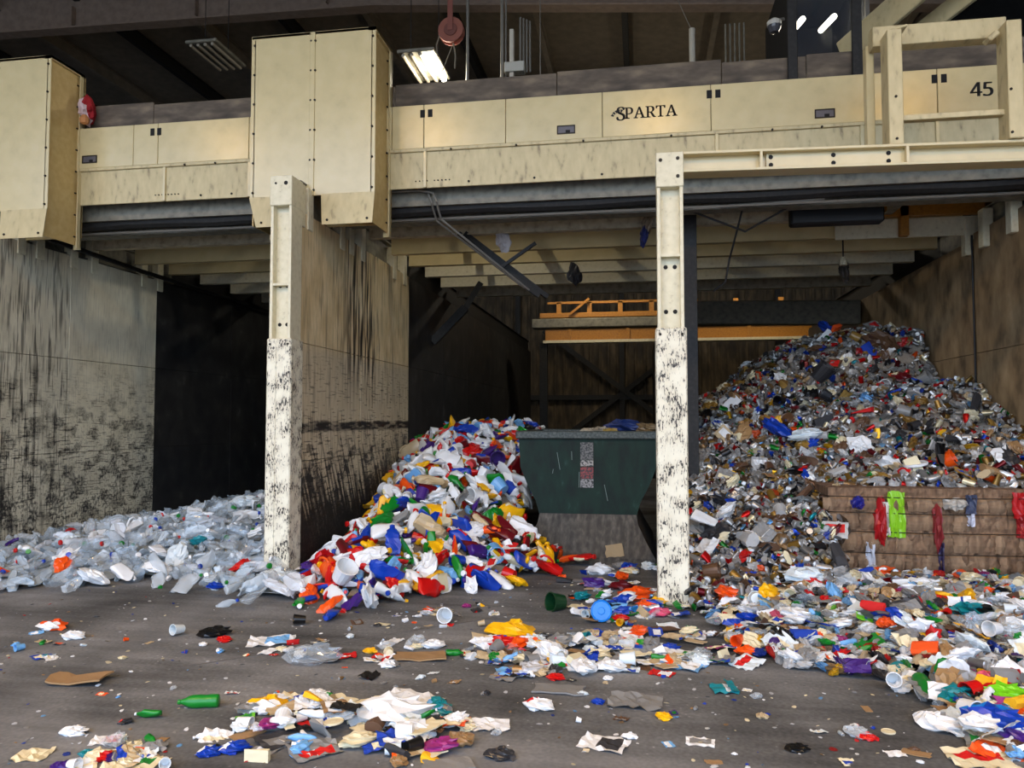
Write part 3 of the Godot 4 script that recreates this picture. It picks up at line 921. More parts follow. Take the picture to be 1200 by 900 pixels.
func build_roof_things():
	for q in [[Vector3(-6.6, 7.35, -11.0), false, "unlit four tube roof light fixture above the left bay"], [Vector3(-2.95, 6.52, -10.2), true, "roof light fixture with one lit tube behind the center chute"]]:
		var l := thing("roof_light", q[2], "lamp", q[0])
		var st := S()
		box(st, Vector3(0, 0.05, 0), Vector3(0.52, 0.05, 0.9), 0.01)
		obj("housing", st, M.steel_grey, l)
		for k in 4:
			var x := -0.18 + k * 0.12
			if q[1] and k == 3:
				tube_light(l, Vector3(x, 0.0, -0.40), Vector3(x, 0.0, 0.40), 0.035, 8.0, 0.7)
			else:
				st = S()
				tube(st, [Vector3(x, 0.0, -0.42), Vector3(x, 0.0, 0.42)], 0.025, 8)
				obj("dark_tube", st, flat_mat(Color(0.55, 0.52, 0.46), 0.4), l)
		st = S()
		tube(st, [Vector3(-0.2, 0.07, 0), Vector3(-0.2, 2.5, 0)], 0.006, 5)
		tube(st, [Vector3(0.2, 0.07, 0), Vector3(0.2, 2.5, 0)], 0.006, 5)
		obj("hanger", st, M.black, l)
	# cable reel
	var r := thing("cable_reel", "dusty pink cable reel hanging from the rafter", "reel", Vector3(-2.45, 6.78, -9.75))
	var st := S()
	lathe(st, [Vector2(0, -0.06), Vector2(0.17, -0.06), Vector2(0.175, -0.04), Vector2(0.13, -0.03), Vector2(0.13, 0.03), Vector2(0.175, 0.04), Vector2(0.17, 0.06), Vector2(0, 0.06)], 20, Transform3D(Basis(Vector3.RIGHT, PI / 2), Vector3.ZERO))
	obj("drum", st, flat_mat(Color(0.52, 0.30, 0.24), 0.7), r)
	st = S()
	lathe(st, [Vector2(0, 0.06), Vector2(0.09, 0.06), Vector2(0.085, 0.075), Vector2(0.0, 0.075)], 16, Transform3D(Basis(Vector3.RIGHT, PI / 2), Vector3.ZERO))
	obj("hub", st, flat_mat(Color(0.40, 0.22, 0.18), 0.7), r)
	st = S()
	span(st, Vector3(-0.035, -0.02, 0.075), Vector3(0.035, 2.9, 0.085))
	obj("strap", st, flat_mat(Color(0.48, 0.27, 0.22), 0.7), r)
	st = S()
	tube(st, [Vector3(-0.15, -0.08, 0.06), Vector3(-0.19, -0.2, 0.06), Vector3(-0.18, -0.33, 0.06)], 0.010, 6)
	tube(st, [Vector3(0.03, -0.17, 0.02), Vector3(0.06, -0.35, 0.02), Vector3(0.05, -0.52, 0.02)], 0.010, 6)
	tube(st, [Vector3(0.02, -0.17, 0.0), Vector3(-0.18, -0.68, 0.0)], 0.006, 6)
	obj("cord", st, flat_mat(Color(0.45, 0.42, 0.36), 0.8), r)
	# pipes rising to the roof
	for q in [[-2.20, 0.020, 5.3, 9.0, "pale vertical pipe rising beside the cable reel"], [-1.74, 0.022, 5.3, 9.6, "tall dark conduit rising from the conveyor to the roof"], [-1.69, 0.012, 5.3, 9.6, "thin conduit clipped to a taller conduit above the conveyor"], [-1.24, 0.006, 5.3, 9.6, "thin hanging wire beside the pipe cluster"], [0.67, 0.038, 5.3, 6.48, "lone white pipe stub standing behind the belt guard"]]:
		st = S()
		tube(st, [Vector3(q[0], q[2], -9.62), Vector3(q[0], q[3], -9.62)], q[1], 8)
		tag(obj("roof_pipe", st, flat_mat(Color(0.66, 0.64, 0.58), 0.5) if q[1] > 0.03 else M.pipe_grey), q[4], "pipe")
	st = S()
	tube(st, [Vector3(0.67, 6.45, -9.62), Vector3(0.2, 7.6, -9.62)], 0.004, 4)
	tag(obj("stay_wire", st, M.pipe_grey), "thin stay wire slanting up from the lone white pipe stub", "wire")
	var cl := thing("pipe_cluster", "white box with a post and four thin pipes on the conveyor", "pipes", Vector3(-1.55, 5.5, -9.55))
	st = S(); span(st, Vector3(-0.075, 0.0, -0.04), Vector3(-0.02, 1.12, 0.04), 0.006); obj("post", st, flat_mat(Color(0.70, 0.68, 0.62), 0.5), cl)
	st = S(); span(st, Vector3(-0.14, 0.55, -0.07), Vector3(0.12, 0.68, 0.07), 0.01); obj("box", st, flat_mat(Color(0.68, 0.67, 0.62), 0.5), cl)
	for k in 4:
		st = S(); tube(st, [Vector3(0.06 + k * 0.042, 0.55, 0), Vector3(0.06 + k * 0.042, 1.28 - 0.02 * k, 0)], 0.013, 6); obj("thin_pipe", st, M.pipe_grey, cl)
	# control booth with lit tubes inside
	var b := thing("control_booth", "dark glazed control booth with two lit tubes inside", "booth", Vector3(2.20, 5.45, -9.9))
	st = S()
	span(st, Vector3(-0.34, 0, -1.6), Vector3(0.62, 0.05, 0.0)); span(st, Vector3(-0.34, 0, -1.6), Vector3(-0.30, 1.9, 0)); span(st, Vector3(-0.34, 0, -1.65), Vector3(0.62, 1.9, -1.6)); span(st, Vector3(0.58, 0, -1.6), Vector3(0.62, 1.9, 0)); span(st, Vector3(-0.34, 1.85, -1.6), Vector3(0.62, 1.9, 0))
	obj("shell", st, flat_mat(Color(0.07, 0.075, 0.09), 0.7), b)
	st = S()
	for x in [-0.32, 0.60]:
		span(st, Vector3(x - 0.02, 0, -0.03), Vector3(x + 0.03, 1.9, 0.03))
	span(st, Vector3(-0.34, 0.42, -0.02), Vector3(0.62, 0.46, 0.02))
	obj("window_frame", st, M.pipe_grey, b)
	st = S()
	span(st, Vector3(-0.30, 0.46, -0.004), Vector3(0.57, 1.85, 0.004))
	var gl := StandardMaterial3D.new()
	gl.albedo_color = Color(0.25, 0.28, 0.33, 0.25)
	gl.transparency = BaseMaterial3D.TRANSPARENCY_ALPHA
	gl.roughness = 0.05
	obj("pane", st, gl, b)
	tube_light(b, Vector3(-0.16, 1.36, -0.7), Vector3(-0.12, 1.26, -0.15), 0.035, 7.0, 0.0)
	tube_light(b, Vector3(0.22, 1.36, -0.7), Vector3(0.26, 1.26, -0.15), 0.035, 7.0, 0.12)
	st = S()
	for k in 5:
		box(st, Vector3(-0.3 + k * 0.15, 0.68 + 0.02 * (k % 2), -0.4), Vector3(0.10, 0.03, 0.02))
	obj("switch_row", st, M.pipe_grey, b)
	var cam := thing("security_camera", "white dome camera beside the control booth", "camera", Vector3(1.60, 6.27, -9.3))
	st = S(); lathe(st, [Vector2(0, -0.09), Vector2(0.05, -0.08), Vector2(0.075, -0.03), Vector2(0.08, 0.0), Vector2(0, 0.0)], 12); obj("dome", st, flat_mat(Color(0.30, 0.30, 0.32), 0.2), cam)
	st = S(); lathe(st, [Vector2(0, 0), Vector2(0.085, 0), Vector2(0.085, 0.05), Vector2(0.03, 0.09), Vector2(0, 0.09)], 12); obj("housing", st, flat_mat(Color(0.78, 0.77, 0.73), 0.4), cam)
	st = S(); bar(st, Vector3(0, 0.06, 0), Vector3(0.12, 0.10, -0.05), 0.03, 0.03); obj("bracket", st, M.pipe_grey, cam)
	for x in [1.16, 1.22, 1.28, 1.34, 1.40]:
		st = S(); tube(st, [Vector3(x, 4.37, -10.4), Vector3(x, 6.9, -10.4)], 0.012, 6)
		tag(obj("booth_pipe", st, M.steel_grey), "thin dark pipe standing in a row beside the control booth", "pipe", "pipes beside the control booth")
	# inclined feed conveyor at the upper right
	var f := thing("inclined_conveyor", "cream inclined conveyor rising over the upper frame", "conveyor", Vector3(2.75, 5.95, -9.1))
	st = S(); bar(st, Vector3(-0.35, 0.0, -0.4), Vector3(1.9, 1.25, 2.2), 0.06, 0.34, 0.01); obj("side_plate", st, M.cream_old, f)
	st = S(); bar(st, Vector3(0.35, 0.05, -0.3), Vector3(2.6, 1.20, 2.2), 0.06, 0.22, 0.01); obj("side_plate", st, M.cream_old, f)
	st = S(); bar(st, Vector3(0.9, 0.02, -0.8), Vector3(2.9, 1.1, 1.4), 1.2, 0.05); obj("belt_bed", st, M.grime_shade_black, f)

func build_far_end():
	var c := thing("far_conveyor", "yellow framed conveyor crossing the far end of the bays", "conveyor", Vector3(0.8, 0, -20))
	var st := S()
	span(st, Vector3(-3.25, 3.66, -0.1), Vector3(4.0, 3.96, 0.1), 0.01)
	obj("side_beam", st, M.yellow, c)
	st = S(); span(st, Vector3(-3.3, 3.60, -0.15), Vector3(4.0, 3.67, 0.16)); obj("lower_flange", st, M.column_clean, c)
	st = S(); span(st, Vector3(-3.6, 4.0, -0.3), Vector3(4.2, 4.24, 0.15), 0.02); obj("belt", st, M.steel_grey, c)
	st = S(); span(st, Vector3(-3.4, 4.27, -0.1), Vector3(4.0, 4.40, 0.05), 0.01); obj("rail", st, M.yellow, c)
	st = S(); span(st, Vector3(-3.2, 4.64, -0.1), Vector3(0.2, 4.70, 0.0)); obj("rail", st, M.yellow, c)
	for x in [-2.9, -2.1, -1.3, -0.5, 0.6, 1.6, 2.7]:
		st = S(); span(st, Vector3(x - 0.06, 4.4, -0.08), Vector3(x + 0.06, 4.68, 0.0)); obj("rail_post", st, M.yellow, c)
	for x in [-2.6, -1.1, 0.3, 1.9]:
		st = S(); span(st, Vector3(x - 0.04, 3.66, 0.1), Vector3(x + 0.04, 3.96, 0.14)); obj("rib", st, M.yellow, c)
	st = S(); bar(st, Vector3(-2.6, 4.35, 0.1), Vector3(-2.1, 4.75, 0.1), 0.05, 0.06); obj("brace", st, M.yellow, c)
	for x in [-3.3, 3.9]:
		st = S(); span(st, Vector3(x - 0.1, 0, -0.1), Vector3(x + 0.1, 3.62, 0.1)); obj("leg", st, M.grime_shade_black, c)
	# long dark screen beam right of the post
	st = S()
	bar(st, Vector3(0.59, 3.72, -15.5), Vector3(4.1, 3.62, -15.3), 0.2, 0.46, 0.02)
	tag(obj("dust_hood", st, M.steel_grey), "long dark grey hood spanning above the can heap", "hood")
	# lamps out of view, placed to light the far yellow steel and the roof
	for q in [Vector3(-1.2, 6.4, -18.7), Vector3(2.6, 6.4, -18.7)]:
		var l := thing("unseen_strip_lamp", "unseen warm strip lamp placed to light the far conveyor and roof", "lamp", q, "unseen strip lamps over the far conveyor")
		st = S(); box(st, Vector3(0, 0.06, 0), Vector3(0.9, 0.06, 0.16), 0.01); obj("housing", st, M.pipe_grey, l)
		tube_light(l, Vector3(-0.22, 0.0, 0), Vector3(0.22, 0.0, 0), 0.02, 6.0, 0.5)  # unseen glow, reaches up to brighten the roof
		var sp := SpotLight3D.new()
		sp.name = "lamp_light"
		sp.light_color = Color(1.0, 0.92, 0.78)
		sp.light_energy = 2.0
		sp.light_size = 0.2
		sp.spot_range = 40.0
		sp.spot_angle = 62.0
		sp.spot_attenuation = 2.0
		sp.shadow_enabled = true
		sp.position = Vector3(0, -0.05, 0)
		sp.rotation_degrees = Vector3(-52, 0, 0)
		l.add_child(sp)
		st = S(); tube(st, [Vector3(0, 0.08, 0), Vector3(0, 10.2 - (q.x + 4.7) / 23.0 * 2.1 - 6.4, 0)], 0.012, 6); obj("hanger", st, M.black, l)

# ------------------------------------------------------------------ skip container and cardboard bale
func build_container():
	var c := thing("skip_container", "dark green steel skip with rusty rim beside the coloured plastics", "container", Vector3(-0.61, 0, -8.9))
	var green := tri_mat(ramp_tex(71, 0.02, [[0.0, Color(0.035, 0.075, 0.06)], [0.5, Color(0.045, 0.13, 0.095)], [0.80, Color(0.055, 0.15, 0.11)], [0.93, Color(0.11, 0.21, 0.17)], [1.0, Color(0.24, 0.32, 0.28)]], 1.0, 0.4), 1.6, 0.62)
	green.metallic_specular = 0.35
	var dirt := tri_mat(ramp_tex(72, 0.03, [[0.0, Color(0.15, 0.14, 0.125)], [0.5, Color(0.25, 0.235, 0.21)], [1.0, Color(0.40, 0.38, 0.34)]], 1.0, 0.6), 1.2, 0.8)
	var half := [[0.80, 1.40], [0.78, 1.05], [0.70, 0.85], [0.60, 0.66], [0.555, 0.50]]
	var poly := PackedVector2Array()
	for p in half: poly.append(Vector2(-p[0], p[1]))
	half.reverse()
	for p in half: poly.append(Vector2(p[0], p[1]))
	var st := S()
	prism(st, poly, -1.9, 0.0)
	obj("body", st, green, c)
	# lower part: splays out to the sides and to the front
	st = S()
	var rings := [[0.555, 0.52, 0.0], [0.57, 0.42, 0.05], [0.66, 0.24, 0.16], [0.76, 0.07, 0.26], [0.76, 0.0, 0.26]]
	for k in rings.size() - 1:
		var a: Array = rings[k]
		var b: Array = rings[k + 1]
		qo(st, Vector3(-a[0], a[1], a[2]), Vector3(a[0], a[1], a[2]), Vector3(b[0], b[1], b[2]), Vector3(-b[0], b[1], b[2]), Vector3.BACK)
		for s in [-1.0, 1.0]:
			qo(st, Vector3(s * a[0], a[1], a[2]), Vector3(s * b[0], b[1], b[2]), Vector3(s * b[0], b[1], -1.9), Vector3(s * a[0], a[1], -1.9), Vector3(s, 0, 0))
		qo(st, Vector3(-a[0], a[1], -1.9), Vector3(a[0], a[1], -1.9), Vector3(b[0], b[1], -1.9), Vector3(-b[0], b[1], -1.9), Vector3.FORWARD)
	obj("base", st, dirt, c)
	st = S()
	span(st, Vector3(-0.83, 1.38, -0.03), Vector3(0.82, 1.47, 0.05), 0.012)
	span(st, Vector3(-0.83, 1.38, -1.95), Vector3(0.82, 1.47, -1.87), 0.012)
	span(st, Vector3(-0.83, 1.38, -1.9), Vector3(-0.75, 1.47, 0.0), 0.012)
	span(st, Vector3(0.75, 1.38, -1.9), Vector3(0.82, 1.47, 0.0), 0.012)
	obj("rim", st, tri_mat(ramp_tex(73, 0.04, [[0.0, Color(0.10, 0.12, 0.11)], [0.5, Color(0.22, 0.25, 0.235)], [1.0, Color(0.36, 0.37, 0.34)]]), 0.8, 0.6), c)
	for q in [[1.27, 0.20, Color(0.30, 0.29, 0.27)], [1.13, 0.07, Color(0.52, 0.50, 0.47)], [1.02, 0.13, Color(0.42, 0.10, 0.085)], [0.90, 0.10, Color(0.46, 0.45, 0.44)]]:
		st = S()
		box(st, Vector3(-0.005, q[0] - 0.03, 0.001), Vector3(0.15, q[1], 0.006), 0.002)
		obj("worn_sticker", st, tri_mat(ramp_tex(int(q[0] * 100), 0.08, [[0.35, Color(0.10, 0.11, 0.10)], [0.46, q[2]], [1.0, q[2].lightened(0.15)]], 1, 1, 128), 0.35, 0.5), c)
	for k in 6:
		st = S()
		box(st, Vector3(rng.randf_range(-0.68, 0.6), rng.randf_range(0.75, 1.3), 0.001), Vector3(0.006, rng.randf_range(0.05, 0.22), 0.003), 0.0, Basis(Vector3.BACK, rng.randf_range(-0.25, 0.25)))
		obj("scratch", st, flat_mat(Color(0.38, 0.44, 0.41), 0.6), c)
	# what sticks out over its rim
	for q in [["blue_bag", "film", Color(0.10, 0.17, 0.36), Vector3(-0.20, 1.52, -9.35), 0.30, "blue plastic bag heaped in the green skip", "bag"], ["cardboard_wad", "film", Color(0.42, 0.35, 0.24), Vector3(0.08, 1.48, -9.25), 0.26, "brown crumpled cardboard in the green skip", "cardboard"], ["paper_wad", "film", Color(0.55, 0.52, 0.46), Vector3(-0.46, 1.46, -9.3), 0.22, "grey crumpled paper in the green skip", "paper"], ["yellow_wad", "film", Color(0.50, 0.42, 0.20), Vector3(-0.36, 1.46, -9.15), 0.14, "dull yellow wrapper in the green skip", "wrapper"], ["dark_wad", "film", Color(0.16, 0.14, 0.12), Vector3(0.0, 1.46, -9.6), 0.34, "dark refuse bag in the green skip", "bag"], ["paper_wad", "film", Color(0.62, 0.58, 0.50), Vector3(-0.62, 1.45, -9.4), 0.18, "pale crumpled paper at the left of the green skip's load", "paper"]]:
		var o := obj(q[0], film_mesh(used.size() % 5), flat_mat(q[2], 0.5))
		o.transform = Transform3D(Basis(Vector3.UP, q[4] * 20.0).scaled(Vector3.ONE * q[4] * 1.6), q[3])
		tag(o, q[5], q[6])
	var tan_piece := obj("cardboard_piece", slab_mesh(1), flat_mat(Color(0.56, 0.49, 0.37), 0.85))
	tan_piece.transform = Transform3D(Basis.from_euler(Vector3(1.0, 0.2, 0.1)).scaled(Vector3(0.19, 0.3, 0.20)), Vector3(-0.30, 0.14, -8.68))
	tag(tan_piece, "tan cardboard scrap lying on the green skip's sloping foot", "cardboard")

func build_bale():
	var b := thing("cardboard_bale", "brown baled cardboard block tied with wires before the can heap", "bale", Vector3(2.70, 0, -7.95))
	var brown := tri_mat(ramp_tex(81, 0.03, [[0.0, Color(0.28, 0.20, 0.145)], [0.35, Color(0.42, 0.325, 0.24)], [0.7, Color(0.52, 0.41, 0.31)], [1.0, Color(0.60, 0.49, 0.38)]], 1.0, 0.4), 0.9, 0.85)
	var tones := []
	for k in 5:
		tones.append(tri_mat(ramp_tex(82 + k, 0.05, [[0.0, Color(0.32, 0.24, 0.175)], [0.5, Color(0.44, 0.345, 0.255).lerp(Color(0.57, 0.465, 0.355), k / 4.0)], [1.0, Color(0.62, 0.52, 0.41)]], 1.0, 0.25, 128), 0.5, 0.85))
	var wires := [0.14, 0.33, 0.53, 0.71, 0.86]
	var surf = func(x: float, y: float) -> float:   # depth of the front skin
		var z := noise.get_noise_3d(x * 9.0, y * 2.0, 1.0) * 0.05 + absf(noise.get_noise_3d(x * 26.0, y * 3.0, 5.0)) * -0.05
		for w in wires: z -= 0.018 * exp(-pow((y - w) / 0.025, 2.0))
		return z
	var st := S()
	var nx := 56
	var ny := 26
	var pt = func(i: int, j: int) -> Vector3:
		var x := -0.90 + 1.80 * i / nx
		var y := 0.94 * j / ny
		var bulge := 0.05 * sin(PI * j / ny)
		return Vector3(x + (0.03 * noise.get_noise_2d(y * 9.0, x * 4.0) if i in [0, nx] else 0.0), y, surf.call(x, y) + bulge)
	for i in nx:
		for j in ny:
			quad(st, pt.call(i, j), pt.call(i + 1, j), pt.call(i + 1, j + 1), pt.call(i, j + 1))
	for j in ny:
		for s in [0, nx]:
			var a: Vector3 = pt.call(s, j)
			var c: Vector3 = pt.call(s, j + 1)
			qo(st, a, c, Vector3(c.x, c.y, -1.0), Vector3(a.x, a.y, -1.0), Vector3(-1 if s == 0 else 1, 0, 0))
	for i in nx:
		var a: Vector3 = pt.call(i, ny)
		var c: Vector3 = pt.call(i + 1, ny)
		qo(st, a, c, Vector3(c.x, c.y, -1.0), Vector3(a.x, a.y, -1.0), Vector3.UP)
	obj("block", st, brown, b)
	# folded board edges that bulge between the wires
	for row in wires.size():
		var y0: float = 0.02 if row == 0 else wires[row - 1] + 0.015
		var y1: float = wires[row] - 0.015
		for k in 13:
			var x := -0.84 + 0.135 * k + rng.randf_range(-0.05, 0.05)
			st = S()
			var w := rng.randf_range(0.08, 0.17)
			var proud := rng.randf_range(-0.015, 0.035)
			var n := 5
			for q in n:
				var t0 := float(q) / n
				var t1 := float(q + 1) / n
				var lean := rng.randf_range(-0.02, 0.02)
				var p = func(t: float, s: float) -> Vector3: return Vector3(x + s * w * 0.5 * (1.0 - 0.3 * absf(t - 0.5)) + lean * t, lerpf(y0, y1, t), 0.035 + proud + 0.022 * sin(PI * t) + (0.0 if s == 0.0 else -0.03))
				for s in [[-1.0, 0.0], [0.0, 1.0]]:
					quad(st, p.call(t0, s[0]), p.call(t0, s[1]), p.call(t1, s[1]), p.call(t1, s[0]))
			obj("board_fold", st, tones[rng.randi() % 5], b)
	for w in wires:
		st = S()
		tube(st, [Vector3(-0.93, w, -0.98), Vector3(-0.93, w, 0.02), Vector3(-0.88, w + 0.004, 0.07), Vector3(0.0, w - 0.006, 0.075), Vector3(0.88, w + 0.003, 0.07), Vector3(0.93, w, 0.02), Vector3(0.93, w, -0.98)], 0.005, 6)
		obj("tie_wire", st, M.bolt, b)
	for q in [[-0.44, 0.62, 0.10, 0.50, Color(0.62, 0.07, 0.09), 0.1], [-0.40, 0.66, 0.07, 0.34, Color(0.80, 0.78, 0.76), 0.15], [-0.30, 0.70, 0.13, 0.46, Color(0.50, 0.72, 0.12), -0.1], [0.06, 0.60, 0.06, 0.50, Color(0.50, 0.16, 0.17), -0.2], [0.10, 0.30, 0.06, 0.30, Color(0.20, 0.18, 0.32), 0.15], [0.22, 0.80, 0.17, 0.14, Color(0.66, 0.64, 0.60), 0.1], [0.36, 0.80, 0.08, 0.20, Color(0.26, 0.29, 0.38), 0.0], [0.38, 0.66, 0.09, 0.13, Color(0.74, 0.75, 0.80), 0.5], [0.78, 0.80, 0.14, 0.26, Color(0.66, 0.08, 0.09), -0.3], [0.80, 0.60, 0.09, 0.22, Color(0.60, 0.14, 0.15), 0.2], [0.86, 0.30, 0.08, 0.36, Color(0.24, 0.28, 0.38), 0.1], [-0.54, 0.28, 0.07, 0.32, Color(0.72, 0.74, 0.78), 0.05], [-0.64, 0.80, 0.10, 0.14, Color(0.12, 0.14, 0.50), 0.1], [-0.80, 0.55, 0.12, 0.30, Color(0.20, 0.15, 0.10), 0.2]]:
		var wad := rng.randf() < 0.5
		var o := obj("plastic_scrap", film_mesh(rng.randi() % 5) if wad else sheet_mesh(rng.randi() % 6), flat_mat(q[4], 0.4), b)
		o.transform = Transform3D(Basis.from_euler(Vector3(PI / 2, 0, q[5])) * Basis.from_scale(Vector3(q[2] * 1.2, 0.42, q[3] * 1.25)), Vector3(q[0], q[1], 0.055))

# ------------------------------------------------------------------ shapes of rubbish (unit meshes, shared)
func made(key: String, build: Callable) -> Mesh:
	if not cache.has(key): cache[key] = build.call()
	return cache[key]

func local_rng(key: String) -> RandomNumberGenerator:
	var r := RandomNumberGenerator.new()
	r.seed = hash(key)
	return r

func film_mesh(v: int) -> Mesh:      # crumpled film or bag, about 1 long, 0.4 high
	return made("film%d" % v, func():
		var r := local_rng("film%d" % v)
		var st := S()
		var nu := 15
		var nv := 9
		var pts := []
		for j in nv + 1:
			var row := []
			for i in nu:
				var a := TAU * i / nu + r.randf_range(-0.2, 0.2)
				var b := PI * j / nv - PI / 2
				var d := Vector3(cos(a) * cos(b), sin(b), sin(a) * cos(b))
				var k := 0.44 * (0.70 + 0.85 * absf(noise.get_noise_3d(d.x * 1.5 + v * 9, d.y * 1.5, d.z * 1.5)) + 0.5 * absf(noise.get_noise_3d(d.x * 4.5 + v * 5, d.y * 4.5, d.z * 4.5)) + r.randf_range(-0.10, 0.10))
				row.append(Vector3(d.x * k * 1.15, d.y * k * 0.40, d.z * k * 0.85))
			pts.append(row)
		var mesh: ArrayMesh = null
		var i0 := r.randi_range(0, nu)
		var wide := r.randi_range(3, 6)
		for part in 2:                 # surface 1 is the printed field
			st = S()
			for j in nv:
				for i in nu:
					var printed := posmod(i - i0 + (j / 2), nu) < wide and j > 1 and j < nv - 1
					if printed == (part == 1):
						quad(st, pts[j][i], pts[j + 1][i], pts[j + 1][(i + 1) % nu], pts[j][(i + 1) % nu])
			st.generate_normals()
			mesh = st.commit(mesh) if mesh else st.commit()
		return mesh)

func sheet_mesh(v: int) -> Mesh:     # creased sheet, 1 x 0.75, with a printed field as second surface
	return made("sheet%d" % v, func():
		var r := local_rng("sheet%d" % v)
		var nx := 8
		var nz := 6
		var pts := []
		var fold := r.randf_range(0.15, 0.4) if v % 3 == 1 else 9.0
		for j in nz + 1:
			var row := []
			for i in nx + 1:
				var x := float(i) / nx - 0.5
				var z := (float(j) / nz - 0.5) * 0.75
				if i in [0, nx] or j in [0, nz]:
					x += r.randf_range(-0.02, 0.02); z += r.randf_range(-0.02, 0.02)
				var y := absf(noise.get_noise_2d(x * 2.6 + v * 7.0, z * 2.6)) * 0.17 + r.randf_range(0.0, 0.016)
				if x > fold:
					y += 0.03 + (x - fold) * 0.25; x = 2.0 * fold - x
				row.append(Vector3(x, y, z))
			pts.append(row)
		var mesh: ArrayMesh = null
		var i0 := r.randi_range(1, 3)
		var i1 := r.randi_range(5, 7)
		var j0 := r.randi_range(0, 2)
		var j1 := r.randi_range(3, 5)
		for part in 2:
			var st := S()
			for j in nz:
				for i in nx:
					var printed := i >= i0 and i < i1 and j >= j0 and j < j1
					if printed == (part == 1):
						var t := Vector3.DOWN * 0.006
						qo(st, pts[j][i], pts[j][i + 1], pts[j + 1][i + 1], pts[j + 1][i], Vector3.UP)
						if part == 0: qo(st, pts[j][i] + t, pts[j][i + 1] + t, pts[j + 1][i + 1] + t, pts[j + 1][i] + t, Vector3.DOWN)
			st.generate_normals()
			mesh = st.commit(mesh) if mesh else st.commit()
		return mesh)

func slab_mesh(v: int) -> Mesh:      # bent piece of board, 1 x 0.5, thick
	return made("slab%d" % v, func():
		var r := local_rng("slab%d" % v)
		var st := S()
		var nx := 6
		var nz := 3
		var top := []
		for j in nz + 1:
			var row := []
			for i in nx + 1:
				var x := float(i) / nx - 0.5
				var z := (float(j) / nz - 0.5) * 0.5
				if i in [0, nx]: x += r.randf_range(-0.06, 0.06)
				if j in [0, nz]: z += r.randf_range(-0.03, 0.03)
				row.append(Vector3(x, 0.04 + absf(x + 0.1) * 0.07 * (v % 3) + r.randf_range(0, 0.02), z))
			top.append(row)
		var t := Vector3.DOWN * 0.03
		for j in nz:
			for i in nx:
				qo(st, top[j][i], top[j][i + 1], top[j + 1][i + 1], top[j + 1][i], Vector3.UP)
				qo(st, top[j][i] + t, top[j][i + 1] + t, top[j + 1][i + 1] + t, top[j + 1][i] + t, Vector3.DOWN)
		for i in nx:
			for j in [0, nz]:
				qo(st, top[j][i], top[j][i + 1], top[j][i + 1] + t, top[j][i] + t, Vector3(0, 0, -1 if j == 0 else 1))
		for j in nz:
			for i in [0, nx]:
				qo(st, top[j][i], top[j + 1][i], top[j + 1][i] + t, top[j][i] + t, Vector3(-1 if i == 0 else 1, 0, 0))
		st.generate_normals()
		return st.commit())

const BOTTLE := [[0.55, -0.50], [0.92, -0.485], [1.0, -0.44], [1.0, -0.28], [0.90, -0.16], [1.0, -0.05], [1.0, 0.14], [0.86, 0.24], [0.55, 0.34], [0.34, 0.41], [0.32, 0.45]]
const JUG := [[0.6, -0.50], [0.95, -0.49], [1.0, -0.45], [1.0, -0.2], [0.97, 0.0], [1.0, 0.12], [0.90, 0.23], [0.66, 0.32], [0.38, 0.39], [0.26, 0.42], [0.26, 0.45]]

func crushed_rows(key: String, prof: Array, n: int, radius: float, squarish: float, flat: float, dents: int, amp: float) -> Array:   # length 1 along y
	var r := local_rng(key)
	var rows := []
	var off := r.randf() * 40.0
	var cuts := []
	for k in dents:
		cuts.append([Vector3(r.randf_range(-1, 1), r.randf_range(-0.5, 0.5), r.randf_range(-1, 1)).normalized(), radius * r.randf_range(0.25, 0.75), Vector3(0, r.randf_range(-0.35, 0.3), 0)])
	for q in prof:
		var row := []
		for j in n:
			var a := TAU * j / n
			var c := cos(a)
			var s := sin(a)
			var k := 1.0 / pow(pow(absf(c), squarish) + pow(absf(s), squarish), 1.0 / squarish)
			var v := Vector3(c * k * q[0] * radius, q[1], s * k * q[0] * radius)
			for d in cuts:
				var over: float = d[0].dot(v - d[2]) - d[1]
				if over > 0.0: v -= d[0] * over * 0.85
			v += Vector3(c, 0, s) * noise.get_noise_3d(v.x * 9.0 + off, v.y * 5.0, v.z * 9.0) * amp * (0.4 + q[0])
			v.z *= flat
			row.append(v)
		rows.append(row)
	return rows

func rows_mesh(rows: Array, r0: int, r1: int, c0: int, c1: int, off := 0.0, close := true, handle := false, smooth := false) -> Mesh:
	var st := S()
	if smooth: st.set_smooth_group(0)
	var n: int = rows[0].size()
	var P = func(i: int, j: int) -> Vector3:
		var v: Vector3 = rows[i][j % n]
		return v + Vector3(v.x, 0, v.z).normalized() * off
	for i in range(r0, r1):
		for j in range(c0, c1):
			quad(st, P.call(i, j), P.call(i + 1, j), P.call(i + 1, j + 1), P.call(i, j + 1))
	if close:
		for e in [0, rows.size() - 1]:
			var m := Vector3.ZERO
			for v in rows[e]: m += v / n
			for j in n:
				if e == 0: tri(st, m, P.call(e, j), P.call(e, j + 1))
				else: tri(st, m, P.call(e, j + 1), P.call(e, j))
	if handle:
		var x: float = rows[4][0].x
		tube(st, [Vector3(x * 0.4, 0.33, 0), Vector3(x * 0.85, 0.31, 0), Vector3(x * 1.10, 0.20, 0), Vector3(x * 1.10, 0.0, 0), Vector3(x * 0.8, -0.10, 0)], 0.034, 6)
	st.generate_normals()
	return st.commit()

